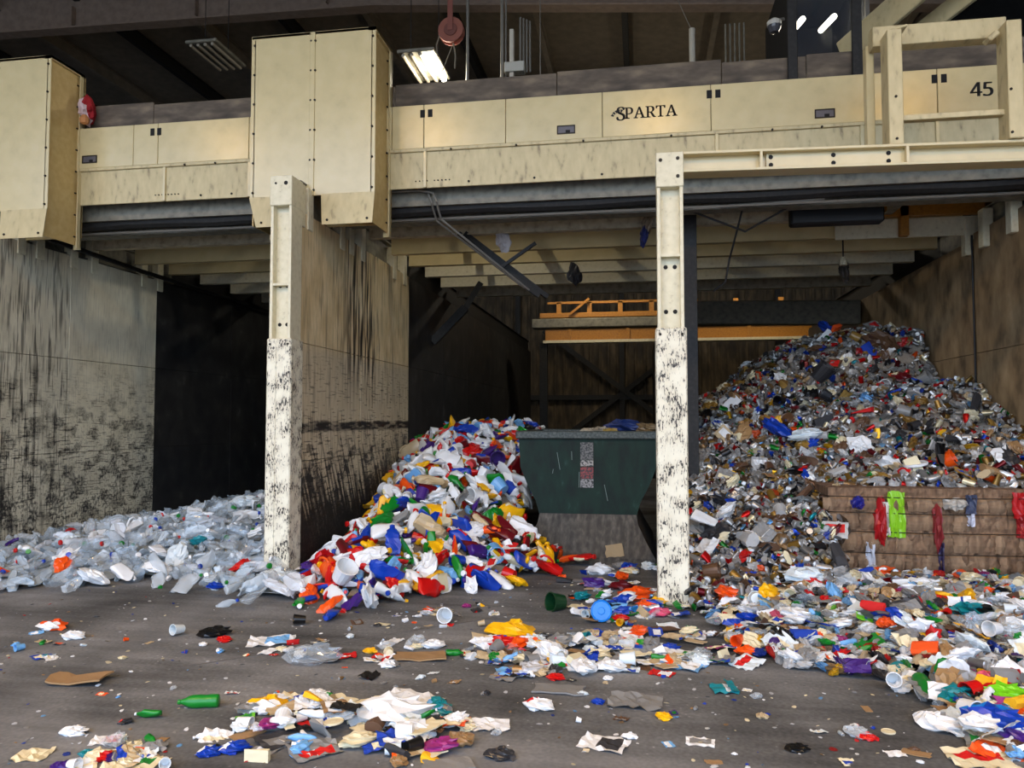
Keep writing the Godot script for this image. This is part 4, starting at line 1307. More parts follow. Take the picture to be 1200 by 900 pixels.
func bottle_meshes(kind: String, v: int) -> Array:      # [body, cap, paper label], each 1 long along y
	var key := kind + str(v)
	if not cache.has(key):
		var r := local_rng(key + "x")
		var rows: Array
		match kind:
			"bottle": rows = crushed_rows(key, BOTTLE, 10, 0.17, 2.0, r.randf_range(0.55, 0.95), 3, 0.05)
			"jug": rows = crushed_rows(key, JUG, 12, 0.27, 4.0, r.randf_range(0.38, 0.75), 5, 0.10)
			"flask": rows = crushed_rows(key, JUG, 12, 0.25, 3.0, r.randf_range(0.36, 0.55), 4, 0.07)
			_: rows = crushed_rows(key, BOTTLE, 12, 0.165, 2.0, 0.97, 0, 0.006)      # "sound_bottle"
		var body := rows_mesh(rows, 0, rows.size() - 1, 0, rows[0].size(), 0.0, true, (kind == "jug" and v % 2 == 0) or (kind == "flask" and v % 3 == 0), v % 2 == 0)
		var m := Vector3.ZERO
		for q in rows[-1]: m += q / rows[-1].size()
		var st := S()
		var cr := 0.062 if kind == "bottle" or kind == "sound_bottle" else 0.085
		lathe(st, [Vector2(0, -0.01), Vector2(cr, -0.01), Vector2(cr, 0.055), Vector2(cr * 0.85, 0.065), Vector2(0, 0.065)], 10, Transform3D(Basis(), m))
		st.generate_normals()
		var n: int = rows[0].size()
		cache[key] = [body, st.commit(), rows_mesh(rows, 3, 6, 0, n / 2, 0.008, false, false, v % 3 != 1)]
	return cache[key]

func can_mesh(v: int) -> Mesh:        # 1 long along y; surface 0 printed wall, surface 1 bare metal ends
	return made("can%d" % v, func():
		var r := local_rng("can%d" % v)
		var rows := []
		var squash := [1.0, 1.0, 0.62, 0.4, 0.85, 0.7][v % 6] as float
		var flat := [1.0, 0.95, 0.9, 1.0, 0.45, 0.6][v % 6] as float
		var dents := [0, 1, 3, 3, 2, 3][v % 6] as int
		rows = crushed_rows("canrow%d" % v, [[0.0, -0.485], [0.70, -0.485], [0.74, -0.5], [0.80, -0.49], [1.0, -0.44], [1.0, -0.15], [1.0, 0.15], [1.0, 0.40], [0.83, 0.485], [0.83, 0.5], [0.78, 0.5], [0.74, 0.485], [0.0, 0.485]], 10, 0.275, 2.0, flat, dents, 0.0 if dents == 0 else 0.10)
		for i in rows.size():
			for j in rows[i].size():
				rows[i][j].y *= squash
				rows[i][j].x += (0.12 * sin(rows[i][j].y * 5.0 + v)) if dents > 1 else 0.0
		var mesh: ArrayMesh = null
		for part in 2:
			var st := S()
			st.set_smooth_group(0 if part == 0 and v % 6 < 2 else -1)
			for i in rows.size() - 1:
				var wall := i >= 4 and i <= 7
				if wall == (part == 0):
					for j in 10:
						var a: Vector3 = rows[i][j]; var b: Vector3 = rows[i][(j + 1) % 10]; var c: Vector3 = rows[i + 1][(j + 1) % 10]; var d: Vector3 = rows[i + 1][j]
						if a.distance_to(b) < 0.0005: tri(st, a, d, c)
						elif d.distance_to(c) < 0.0005: tri(st, a, d, b)
						else: quad(st, a, d, c, b)
			st.generate_normals()
			mesh = st.commit(mesh) if mesh else st.commit()
		return mesh)

func cup_mesh(v: int) -> Mesh:        # open tub, 1 high, hollow
	return made("cup%d" % v, func():
		var st := S()
		var R := 0.42 + 0.10 * v
		lathe(st, [Vector2(0, 0), Vector2(R * 0.76, 0), Vector2(R * 0.78, 0.02), Vector2(R, 0.95), Vector2(R * 1.07, 0.95), Vector2(R * 1.07, 1.0), Vector2(R * 0.95, 1.0), Vector2(R * 0.74, 0.05), Vector2(0, 0.05)], 16)
		st.generate_normals()
		return st.commit())

func lid_mesh() -> Mesh:              # shallow round lid, 1 across
	return made("lid", func():
		var st := S()
		lathe(st, [Vector2(0, 0), Vector2(0.48, 0), Vector2(0.5, 0.02), Vector2(0.5, 0.10), Vector2(0.46, 0.12), Vector2(0.42, 0.09), Vector2(0.18, 0.09), Vector2(0.14, 0.11), Vector2(0, 0.11)], 20)
		st.generate_normals()
		return st.commit())

func carton_mesh(v: int) -> Mesh:     # dented box, 1 x 0.55 x 0.4
	return made("carton%d" % v, func():
		var rows := crushed_rows("carton%d" % v, [[0.95, -0.5], [1.0, -0.49], [1.0, -0.2], [1.0, 0.15], [1.0, 0.49], [0.95, 0.5]], 12, 0.30, 9.0, 0.55 + 0.12 * (v % 3), 2, 0.03)
		return rows_mesh(rows, 0, 5, 0, 12))

# ------------------------------------------------------------------ colours of rubbish
const HUE := {
	"white": Color(0.86, 0.87, 0.87), "milky": Color(0.80, 0.84, 0.85), "red": Color(0.74, 0.055, 0.05), "orange": Color(0.88, 0.31, 0.05), "yellow": Color(0.90, 0.68, 0.06), "green": Color(0.05, 0.47, 0.14),
	"dark green": Color(0.04, 0.20, 0.10), "blue": Color(0.05, 0.22, 0.62), "light blue": Color(0.42, 0.64, 0.83), "purple": Color(0.22, 0.10, 0.42), "maroon": Color(0.36, 0.04, 0.08), "black": Color(0.045, 0.045, 0.05),
	"beige": Color(0.70, 0.62, 0.48), "grey": Color(0.48, 0.48, 0.47), "silver": Color(0.66, 0.66, 0.65), "brown": Color(0.34, 0.24, 0.16), "teal": Color(0.05, 0.48, 0.52), "pink": Color(0.80, 0.30, 0.42),
	"gold": Color(0.55, 0.42, 0.18), "lime": Color(0.42, 0.74, 0.10), "tan": Color(0.58, 0.46, 0.31), "magenta": Color(0.55, 0.16, 0.42), "cream": Color(0.84, 0.80, 0.66), "dark grey": Color(0.17, 0.17, 0.18), "sky blue": Color(0.06, 0.46, 0.80)}

func plastic(c: String) -> Material: return flat_mat(HUE[c], 0.35)
func paper(c: String) -> Material: return flat_mat(HUE[c], 0.8)
func metal(c: String) -> Material: return flat_mat(HUE[c], 0.34, 0.55)

func clear_plastic(v: int) -> Material:
	var key := "clear%d" % v
	if not cache.has(key):
		var m := StandardMaterial3D.new()
		m.albedo_color = [Color(0.80, 0.86, 0.90, 0.20), Color(0.86, 0.90, 0.92, 0.34), Color(0.74, 0.82, 0.88, 0.16), Color(0.88, 0.90, 0.92, 0.50), Color(0.80, 0.85, 0.88, 0.26)][v]
		m.roughness = 0.10
		if m.albedo_color.a < 1.0: m.transparency = BaseMaterial3D.TRANSPARENCY_ALPHA
		cache[key] = m
	return cache[key]

func pick(list: Array): return list[rng.randi() % list.size()]

# puts one piece of rubbish in the scene; size is its length in metres
func put(kind: String, v: int, colour: String, xf: Transform3D, size: float, label: String, category: String, group := "", second := "", name_as := "", wrap := "") -> Node3D:
	var o: Node3D
	var called := name_as if name_as else kind
	match kind:
		"bottle", "jug", "flask", "sound_bottle":
			var ms := bottle_meshes(kind, v)
			o = Node3D.new()
			o.name = numbered(called if name_as else ("bottle" if kind == "sound_bottle" else kind))
			add_child(o, true)
			var m: Material = clear_plastic(v % 5) if colour == "clear" else plastic(colour)
			obj("body", ms[0], m, o)
			if second != "none":
				obj("cap", ms[1], plastic(second if second else "white"), o)
			if wrap: obj("paper_label", ms[2], paper(wrap), o)
		"can":
			var mi := MeshInstance3D.new()
			mi.mesh = can_mesh(v)
			mi.name = numbered(called)
			mi.set_surface_override_material(0, metal(colour))
			mi.set_surface_override_material(1, metal("silver"))
			add_child(mi, true)
			o = mi
		"sheet":
			var mi := MeshInstance3D.new()
			mi.mesh = sheet_mesh(v)
			mi.name = numbered(called)
			mi.set_surface_override_material(0, flat_mat(HUE[colour], 0.6))
			mi.set_surface_override_material(1, flat_mat(HUE[second if second else colour], 0.6))
			add_child(mi, true)
			o = mi
		"film":
			var fm := obj(called, film_mesh(v), null)
			var m: Material = clear_plastic(v % 5) if colour == "clear" else flat_mat(HUE[colour], 0.36)
			fm.set_surface_override_material(0, m)
			fm.set_surface_override_material(1, flat_mat(HUE[second], 0.4) if second and colour != "clear" else m)
			o = fm
		"slab": o = obj(called, slab_mesh(v), paper(colour))
		"cup": o = obj(called, cup_mesh(v % 3), plastic(colour))
		"lid": o = obj(called, lid_mesh(), plastic(colour))
		_: o = obj(called, carton_mesh(v), paper(colour))
	o.transform = Transform3D(xf.basis * Basis.from_scale(Vector3.ONE * size), xf.origin)
	return tag(o, label, category, group)

# ------------------------------------------------------------------ heaps
const EDGE_CLEAR := [Vector2(-5.83, -5.75), Vector2(-5.66, -6.10), Vector2(-5.21, -6.17), Vector2(-4.97, -6.63), Vector2(-4.26, -6.50), Vector2(-3.42, -5.87), Vector2(-3.04, -5.93), Vector2(-2.98, -6.48)]
const EDGE_COLOUR := [Vector2(-3.04, -6.40), Vector2(-2.49, -6.02), Vector2(-2.22, -6.29), Vector2(-1.88, -6.66), Vector2(-1.49, -7.00), Vector2(-1.15, -7.35), Vector2(-0.81, -8.25)]
const EDGE_LITTER := [Vector2(-0.61, -4.95), Vector2(-0.04, -4.90), Vector2(0.39, -4.80), Vector2(0.90, -4.93), Vector2(1.41, -5.02), Vector2(1.63, -4.65), Vector2(1.65, -4.20), Vector2(1.78, -3.92)]
const CANS := [[0.5, -6.9, 0.08], [1.2, -6.9, 0.16], [1.8, -6.9, 0.2], [2.7, -7.0, 0.25], [3.6, -7.1, 0.3], [0.5, -8.0, 0.42], [1.2, -8.0, 0.55], [1.7, -8.0, 0.6], [0.5, -9.0, 0.80], [1.2, -9.0, 0.95], [1.8, -9.0, 0.98], [2.5, -9.0, 1.08], [3.4, -9.0, 1.32], [2.0, -8.3, 0.93], [2.7, -8.3, 0.95], [3.3, -8.3, 0.97], [3.9, -8.3, 1.1], [3.9, -7.5, 0.6], [4.1, -9.1, 1.72], [0.6, -10.5, 1.28], [1.5, -10.5, 1.62], [2.5, -10.5, 1.80], [3.5, -10.5, 2.0], [4.1, -10.4, 2.1], [0.6, -12.0, 1.62], [1.5, -12.0, 2.12], [2.4, -12.4, 2.78], [3.2, -12.8, 3.0], [4.1, -12.9, 2.86], [0.6, -14.0, 1.4], [2.0, -14.0, 2.3], [3.2, -14.5, 2.75], [4.1, -15.0, 2.5], [0.6, -16.0, 0.9], [2.2, -16.5, 1.4], [4.0, -17.0, 1.4]]

func edge_z(e: Array, x: float) -> float:
	if x <= e[0].x: return e[0].y
	for k in e.size() - 1:
		if x <= e[k + 1].x: return lerpf(e[k].y, e[k + 1].y, (x - e[k].x) / maxf(0.001, e[k + 1].x - e[k].x))
	return e[-1].y

func h_clear(x: float, z: float) -> float:
	if x < -7.6 or x > -2.85 or (x > -3.78 and z < -7.28): return 0.0
	var t := edge_z(EDGE_CLEAR, x) - z
	if t <= 0.0: return 0.0
	return smoothstep(0.0, 0.8, t) * (0.07 + 0.03 * clampf(t, 0, 3) * 0.5) + 0.105 * maxf(0.0, -z - 7.2) * smoothstep(-7.7, -4.6, x) + 0.04 * noise.get_noise_2d(x * 1.7, z * 1.7) * smoothstep(0.1, 0.8, t)

func h_colour(x: float, z: float) -> float:
	if x < -3.55 or x > -0.55 or z < -14.5: return 0.0
	var e := edge_z(EDGE_COLOUR, x)
	var t := e - z
	if t <= 0.0: return 0.0
	if z < -8.6 and x > -1.42: return 0.0
	var h := 0.05 * smoothstep(0.0, 0.3, t) + 0.285 * maxf(0.0, t - 0.35)
	h = minf(h, 1.42 + 0.05 * noise.get_noise_2d(x * 3.0, z * 3.0))
	var wall := lerpf(0.0, 0.86, smoothstep(-8.3, -11.2, z))
	h *= lerpf(wall, 1.0, smoothstep(-3.55, -2.85, x))
	return h * (1.0 - 0.25 * smoothstep(-1.75, -1.40, x) * smoothstep(-8.0, -8.8, z)) + 0.05 * noise.get_noise_2d(x * 2.5, z * 2.5) * smoothstep(0.2, 1.0, t)

func h_cans(x: float, z: float) -> float:
	if x < 0.35 or x > 4.12 or z > -6.5 or z < -17.0: return 0.0
	if x < 0.6 and z < -9.6: return 0.0
	if x > 1.78 and z > -8.2 and x < 3.62: return 0.0
	var s := 0.0
	var w := 0.0
	for c in CANS:
		var d := Vector2(x - c[0], z - c[1]).length_squared()
		var k := exp(-d / 0.55) + 0.000001
		s += k * c[2]; w += k
	return s / w * smoothstep(-6.5, -7.0, z) + 0.06 * noise.get_noise_2d(x * 2.2, z * 2.2)

func h_litter(x: float, z: float) -> float:
	if x < 0.42 or x > 6.0 or z < -7.9 or (x > 3.98 and z < -7.15): return 0.0
	var t := edge_z(EDGE_LITTER, x) - z
	if t <= 0.0: return 0.0
	var side := smoothstep(0.35, 1.3, x)
	return side * (0.02 + 0.16 * smoothstep(0.15, 1.8, t) + 0.05 * maxf(0.0, noise.get_noise_2d(x * 2.0, z * 2.0))) * (1.0 if z > -7.7 else 0.3)

func high(x: float, z: float) -> float:
	return maxf(maxf(h_clear(x, z), h_colour(x, z)), maxf(h_cans(x, z), h_litter(x, z)))

func spots(x0: float, x1: float, z0: float, z1: float, step: float, hf: Callable, least := 0.012) -> Array:   # jittered grid over a heap, nearest to the open hall first
	var out := []
	var nx := int((x1 - x0) / step)
	var nz := int((z1 - z0) / step)
	for i in nx:
		for j in nz:
			var x := x0 + (i + rng.randf()) * step
			var z := z0 + (j + rng.randf()) * step
			var h: float = hf.call(x, z)
			if h > least: out.append(Vector3(x, h, z))
	out.sort_custom(func(a, b): return a.length_squared() < b.length_squared())
	return out

func slope(p: Vector3, hf: Callable) -> Basis:
	var n := Vector3(float(hf.call(p.x - 0.12, p.z)) - float(hf.call(p.x + 0.12, p.z)), 0.24, float(hf.call(p.x, p.z - 0.12)) - float(hf.call(p.x, p.z + 0.12))).normalized()
	if n.y < 0.5: n = Vector3(n.x, 0.6, n.z).normalized()
	return Basis(Quaternion(Vector3.UP, n))

func lying(wild := 0.35) -> Basis:      # a long thing (axis y) laid on its side, any way round
	return Basis(Vector3.UP, rng.randf() * TAU) * Basis(Vector3.RIGHT, PI / 2 + rng.randfn(0, wild)) * Basis(Vector3.UP, rng.randf() * TAU)

func laid(wild := 0.25) -> Basis:       # a flat thing
	return Basis(Vector3.UP, rng.randf() * TAU) * Basis(Vector3.RIGHT, rng.randfn(0, wild)) * Basis(Vector3.BACK, rng.randfn(0, wild))

func mound(parent: Node3D, x0: float, x1: float, z0: float, z1: float, step: float, hf: Callable, sink: float, m: Material):
	var st := S()
	var nx := int((x1 - x0) / step)
	var nz := int((z1 - z0) / step)
	var hs := []
	for i in nx + 1:
		var row := []
		for j in nz + 1:
			row.append(float(hf.call(x0 + i * step, z0 + j * step)))
		hs.append(row)
	for i in nx:
		for j in nz:
			if minf(minf(hs[i][j], hs[i + 1][j]), minf(hs[i][j + 1], hs[i + 1][j + 1])) < sink + 0.01: continue
			var p = func(a: int, b: int) -> Vector3: return Vector3(x0 + a * step, maxf(0.002, hs[a][b] - sink), z0 + b * step)
			qo(st, p.call(i, j), p.call(i + 1, j), p.call(i + 1, j + 1), p.call(i, j + 1), Vector3.UP)
	obj("mound", st, m, parent)

func many(parent: Node3D, called: String, mesh: Mesh, list: Array, mats: Array):   # list of [Transform3D, Color]
	var shared: ArrayMesh = mesh.duplicate()
	for k in shared.get_surface_count(): shared.surface_set_material(k, mats[mini(k, mats.size() - 1)])
	var mm := MultiMesh.new()
	mm.transform_format = MultiMesh.TRANSFORM_3D
	mm.use_colors = true
	mm.mesh = shared
	mm.instance_count = list.size()
	for k in list.size():
		mm.set_instance_transform(k, list[k][0])
		mm.set_instance_color(k, list[k][1].srgb_to_linear())
	var o := MultiMeshInstance3D.new()
	o.name = called
	o.multimesh = mm
	o.set_meta("kind", "stuff")
	parent.add_child(o, true)

func tinted(rough: float, metallic := 0.0) -> StandardMaterial3D:
	var m := StandardMaterial3D.new()
	m.vertex_color_use_as_albedo = true
	m.roughness = rough
	m.metallic = metallic
	return m

func weighted(list: Array) -> String:   # [name, weight, name, weight ...]
	var total := 0.0
	for k in range(1, list.size(), 2): total += list[k]
	var r := rng.randf() * total
	for k in range(0, list.size(), 2):
		r -= list[k + 1]
		if r <= 0.0: return list[k]
	return list[0]

const COLOUR_MIX := ["white", 46, "red", 13, "orange", 7, "yellow", 9, "green", 6, "dark green", 2, "blue", 8, "light blue", 6, "purple", 3, "maroon", 4, "black", 2, "beige", 3, "grey", 2]
const FRONT_MIX := ["white", 36, "red", 22, "orange", 9, "yellow", 8, "green", 6, "blue", 10, "light blue", 5, "purple", 5, "maroon", 5, "black", 3]
const CAN_MIX := ["silver", 36, "white", 11, "red", 7, "blue", 4, "gold", 11, "grey", 12, "green", 3, "dark grey", 12, "light blue", 2, "orange", 2, "maroon", 4, "teal", 1, "yellow", 1, "tan", 8, "brown", 6, "cream", 4]
const DULL_MIX := ["grey", 16, "dark grey", 12, "brown", 12, "tan", 10, "gold", 8, "silver", 12, "white", 8, "cream", 6, "beige", 6, "black", 6, "red", 3, "blue", 2, "green", 1, "orange", 1, "maroon", 3, "yellow", 1]
const LITTER_MIX := ["white", 40, "milky", 12, "cream", 12, "grey", 14, "beige", 8, "tan", 6, "light blue", 6, "dark grey", 5, "black", 4, "red", 4, "blue", 4, "orange", 3, "yellow", 3, "green", 2, "teal", 2, "magenta", 1, "brown", 3, "purple", 1, "lime", 1, "pink", 1]

func build_heaps():
	var dim := tri_mat(ramp_tex(91, 0.10, [[0.0, Color(0.36, 0.26, 0.20)], [0.3, Color(0.46, 0.45, 0.42)], [0.5, Color(0.60, 0.58, 0.54)], [0.7, Color(0.50, 0.42, 0.33)], [1.0, Color(0.74, 0.73, 0.70)]]), 0.9, 0.9)
	var pale := tri_mat(ramp_tex(92, 0.10, [[0.0, Color(0.56, 0.60, 0.62)], [0.5, Color(0.68, 0.72, 0.74)], [1.0, Color(0.78, 0.82, 0.84)]]), 0.7, 0.6)
	# --- clear plastics
	var heap := thing("clear_plastics_heap", "deep layer of crushed clear plastic bottles filling the left bay", "heap", Vector3.ZERO, "", "stuff")
	mound(heap, -7.6, -2.8, -16.0, -5.4, 0.16, h_clear, 0.05, pale)
	for v in 4:
		var list := []
		for p in spots(-7.45, -2.8, -15.5, -5.4, 0.36, h_clear, 0.05):
			list.append([Transform3D(slope(p, h_clear) * lying(0.4) * Basis.from_scale(Vector3.ONE * rng.randf_range(0.20, 0.32)), p + Vector3(0, rng.randf_range(-0.03, 0.03), 0)), Color(0.70, 0.755, 0.79).darkened(rng.randf() * 0.2)])
		many(heap, "crushed_bottles", bottle_meshes("bottle" if v == 0 else "jug", v)[0], list, [tinted(0.25)])
	var n := 0
	for p in spots(-7.45, -2.82, -12.6, -5.4, 0.225, h_clear):
		if n >= 330: break
		n += 1
		var s := slope(p, h_clear)
		if rng.randf() < 0.05:
			var c: String = pick(["red", "blue", "green", "teal", "orange", "purple"])
			put("film", rng.randi() % 5, c, Transform3D(s * laid(0.4), p + Vector3(0, 0.08, 0)), rng.randf_range(0.14, 0.22), "%s plastic scrap among the clear bottles" % c, "scrap", "%s scraps among the clear bottles" % c, "", "plastic_scrap")
			continue
		var kind := weighted(["jug", 5, "bottle", 4, "flask", 3, "film", 1])
		var size := {"jug": rng.randf_range(0.25, 0.34), "bottle": rng.randf_range(0.24, 0.32), "flask": rng.randf_range(0.24, 0.34), "film": rng.randf_range(0.26, 0.42)}[kind] as float
		var lift := {"jug": 0.22, "bottle": 0.13, "flask": 0.12, "film": 0.12}[kind] * size as float
		var at: Vector3 = p + Vector3(0, lift + rng.randf_range(0.0, 0.05) * smoothstep(0.03, 0.15, p.y), 0)
		if kind == "film":
			put(kind, rng.randi() % 5, pick(["milky", "white", "milky"]), Transform3D(s * laid(0.4), at), size, "%s milky crumpled film in the heap of clear plastics" % ("large" if size > 0.34 else "small"), "film", "milky film pieces in the clear plastics heap", "", "plastic_film")
			continue
		var cap: String = pick(["none", "white", "none", "blue", "none", "none", "green", "white", "red"])
		var tint: String = "clear" if rng.randf() < 0.92 else "white"
		var what := {"jug": "square jug", "bottle": "round bottle", "flask": "flat bottle"}[kind] as String
		var capped := "without cap" if cap == "none" else "with %s cap" % cap
		put(kind, rng.randi() % 7, tint, Transform3D(s * lying(0.3), at), size, "crushed %s plastic %s %s in the clear plastics heap" % [tint, what, capped], "jug" if kind == "jug" else "bottle", "%s plastic %ss %s in the clear plastics heap" % [tint, what, capped], cap, "plastic_" + kind)
	# --- coloured plastics
	heap = thing("coloured_plastics_heap", "steep heap of crushed coloured plastic bottles beside the green skip", "heap", Vector3.ZERO, "", "stuff")
	mound(heap, -3.55, -0.5, -14.5, -5.6, 0.12, h_colour, 0.06, dim)
	for v in 4:
		var list := []
		for p in spots(-3.5, -0.6, -13.5, -5.6, 0.26, h_colour, 0.06):
			list.append([Transform3D(slope(p, h_colour) * lying(0.5) * Basis.from_scale(Vector3.ONE * rng.randf_range(0.16, 0.26)), p + Vector3(0, rng.randf_range(-0.03, 0.02), 0)), HUE[weighted(COLOUR_MIX)]])
		many(heap, "crushed_bottles", bottle_meshes(["jug", "flask", "bottle", "jug"][v], v)[0], list, [tinted(0.3)])
	n = 0
	for p in spots(-3.46, -0.6, -12.8, -5.6, 0.178, h_colour):
		if n >= 420: break
		n += 1
		var s := slope(p, h_colour)
		var c := weighted(FRONT_MIX if p.y < 0.35 else COLOUR_MIX)
		var kind := weighted(["jug", 5, "flask", 5, "bottle", 4, "cup", 2, "lid", 1, "film", 2])
		var size := {"jug": rng.randf_range(0.27, 0.40), "flask": rng.randf_range(0.27, 0.40), "bottle": rng.randf_range(0.25, 0.36), "cup": rng.randf_range(0.11, 0.17), "lid": rng.randf_range(0.13, 0.2), "film": rng.randf_range(0.20, 0.36)}[kind] as float
		var lift := {"jug": 0.22, "flask": 0.13, "bottle": 0.14, "cup": 0.4, "lid": 0.2, "film": 0.15}[kind] * size as float
		var at: Vector3 = p + Vector3(0, lift + rng.randf_range(0.0, 0.04) * smoothstep(0.03, 0.2, p.y), 0)
		var noun := {"jug": "square jug", "flask": "flat bottle", "bottle": "round bottle", "cup": "tub", "lid": "round lid", "film": "crumpled film"}[kind] as String
		var cap := ""
		var wrap := ""
		if kind in ["jug", "flask", "bottle"]:
			cap = pick([c, "white", "blue", "red", "none", "none", "green", "yellow"])
			if rng.randf() < 0.4: wrap = pick(["white", "yellow", "blue", "cream", "red"])
			noun += " without cap" if cap == "none" else " with %s cap" % cap
			if wrap: noun += " and %s label" % wrap
		else: noun = ("small " if size < {"cup": 0.13, "lid": 0.165, "film": 0.28}[kind] else "large ") + noun
		put(kind, rng.randi() % 7 if kind != "film" else rng.randi() % 5, c, Transform3D(s * (laid(0.5) if kind in ["film", "lid"] else lying(0.35)), at), size, "%s plastic %s in the coloured plastics heap" % [c, noun], {"jug": "jug", "flask": "bottle", "bottle": "bottle", "cup": "tub", "lid": "lid", "film": "film"}[kind], "%s plastic %ss in the coloured plastics heap" % [c, noun], cap, "plastic_" + {"cup": "tub", "lid": "disc"}.get(kind, kind), wrap)
	# --- cans
	heap = thing("can_heap", "tall heap of loose crushed drink and food cans against the right bay wall", "heap", Vector3.ZERO, "", "stuff")
	mound(heap, 0.3, 4.0, -17.0, -6.4, 0.10, h_cans, 0.04, dim)
	for v in 6:
		var list := []
		for p in spots(0.4, 4.06, -14.2, -6.5, 0.135, h_cans, 0.05):
			var c: Color = HUE[weighted(CAN_MIX)]
			list.append([Transform3D(slope(p, h_cans) * lying(0.6) * Basis.from_scale(Vector3.ONE * rng.randf_range(0.10, 0.135)), p + Vector3(0, rng.randf_range(-0.03, 0.05), 0)), c.darkened(rng.randf() * 0.25)])
		many(heap, "crushed_cans", can_mesh(v), list, [tinted(0.34, 0.55), metal("silver")])
	for v in 3:
		var list := []
		for p in spots(0.4, 4.04, -14.2, -6.6, 0.26, h_cans, 0.05):
			list.append([Transform3D(slope(p, h_cans) * laid(0.6) * Basis.from_scale(Vector3.ONE * rng.randf_range(0.08, 0.2)), p + Vector3(0, rng.randf_range(0.0, 0.05), 0)), (HUE[weighted(DULL_MIX)] as Color).darkened(rng.randf() * 0.4)])
		many(heap, "loose_scraps", film_mesh(v), list, [tinted(0.4)])
	n = 0
	for p in spots(0.42, 4.0, -11.0, -6.6, 0.16, h_cans, 0.05):
		if n >= 310: break
		n += 1
		var c := weighted(CAN_MIX)
		var v := rng.randi() % 6
		var shape := ["upright walled", "lightly dented", "crumpled", "squashed flat", "flattened", "twisted"][v] as String
		put("can", v, c, Transform3D(slope(p, h_cans) * lying(0.6), p + Vector3(0, rng.randf_range(0.03, 0.06), 0)), rng.randf_range(0.115, 0.14), "%s %s metal can in the can heap" % [shape, c], "can", "%s %s cans in the can heap" % [shape, c], "", "metal_can")
	n = 0
	for p in spots(0.45, 4.0, -13.0, -6.7, 0.34, h_cans, 0.05):
		if n >= 150: break
		n += 1
		var kind := weighted(["film", 5, "carton", 3, "cup", 2, "lid", 1, "sheet", 2])
		var c := weighted(DULL_MIX)
		var size := {"film": rng.randf_range(0.16, 0.32), "carton": rng.randf_range(0.14, 0.26), "cup": rng.randf_range(0.10, 0.15), "lid": rng.randf_range(0.12, 0.2), "sheet": rng.randf_range(0.16, 0.3)}[kind] as float
		var noun := {"film": "crumpled plastic film", "carton": "dented carton", "cup": "food tin", "lid": "round lid", "sheet": "creased wrapper"}[kind] as String
		put(kind, rng.randi() % 5, c, Transform3D(slope(p, h_cans) * (lying(0.5) if kind in ["carton", "cup"] else laid(0.5)), p + Vector3(0, 0.07, 0)), size, "%s %s lying in the can heap" % [c, noun], noun.split(" ")[-1], "%s %ss lying in the can heap" % [c, noun], pick(["white", "red", "cream", "blue"]), noun.replace(" ", "_").replace("round_lid", "metal_disc"))
	# a few large pieces that stand out on the cans
	for q in [["film", "blue", Vector3(1.65, 1.50, -9.85), 0.42, "large blue crumpled wrapper high on the can heap", "wrapper"], ["film", "milky", Vector3(1.95, 1.42, -9.75), 0.40, "milky clear bag beside the large blue wrapper", "bag"], ["film", "light blue", Vector3(2.85, 1.86, -10.3), 0.36, "pale lilac bag lying flat on the can heap", "bag"], ["lid", "white", Vector3(2.80, 1.13, -8.55), 0.24, "white round lid lying on the bale's edge", "lid"], ["cup", "dark grey", Vector3(2.35, 2.15, -10.9), 0.24, "dark open paint tin in the can heap", "tin"], ["can", "black", Vector3(3.05, 1.2, -8.6), 0.40, "long black canister lying across the cans above the bale", "canister"], ["carton", "white", Vector3(0.60, 0.62, -7.75), 0.24, "white tray leaning beside the portal column", "tray"], ["film", "blue", Vector3(2.9, 3.02, -12.6), 0.42, "dark blue bag on the crest of the can heap", "bag"], ["film", "brown", Vector3(3.4, 2.7, -11.7), 0.5, "brown paper bag near the crest of the can heap", "bag"], ["film", "yellow", Vector3(1.62, 0.42, -7.62), 0.24, "yellow wrapper stuck at the bale's left corner", "wrapper"], ["film", "orange", Vector3(0.70, 0.16, -6.72), 0.26, "orange net bag at the foot of the can heap", "bag"]]:
		put(q[0], rng.randi() % 5, q[1], Transform3D(laid(0.4), q[2]), q[3], q[4], q[5], "", "", q[5])

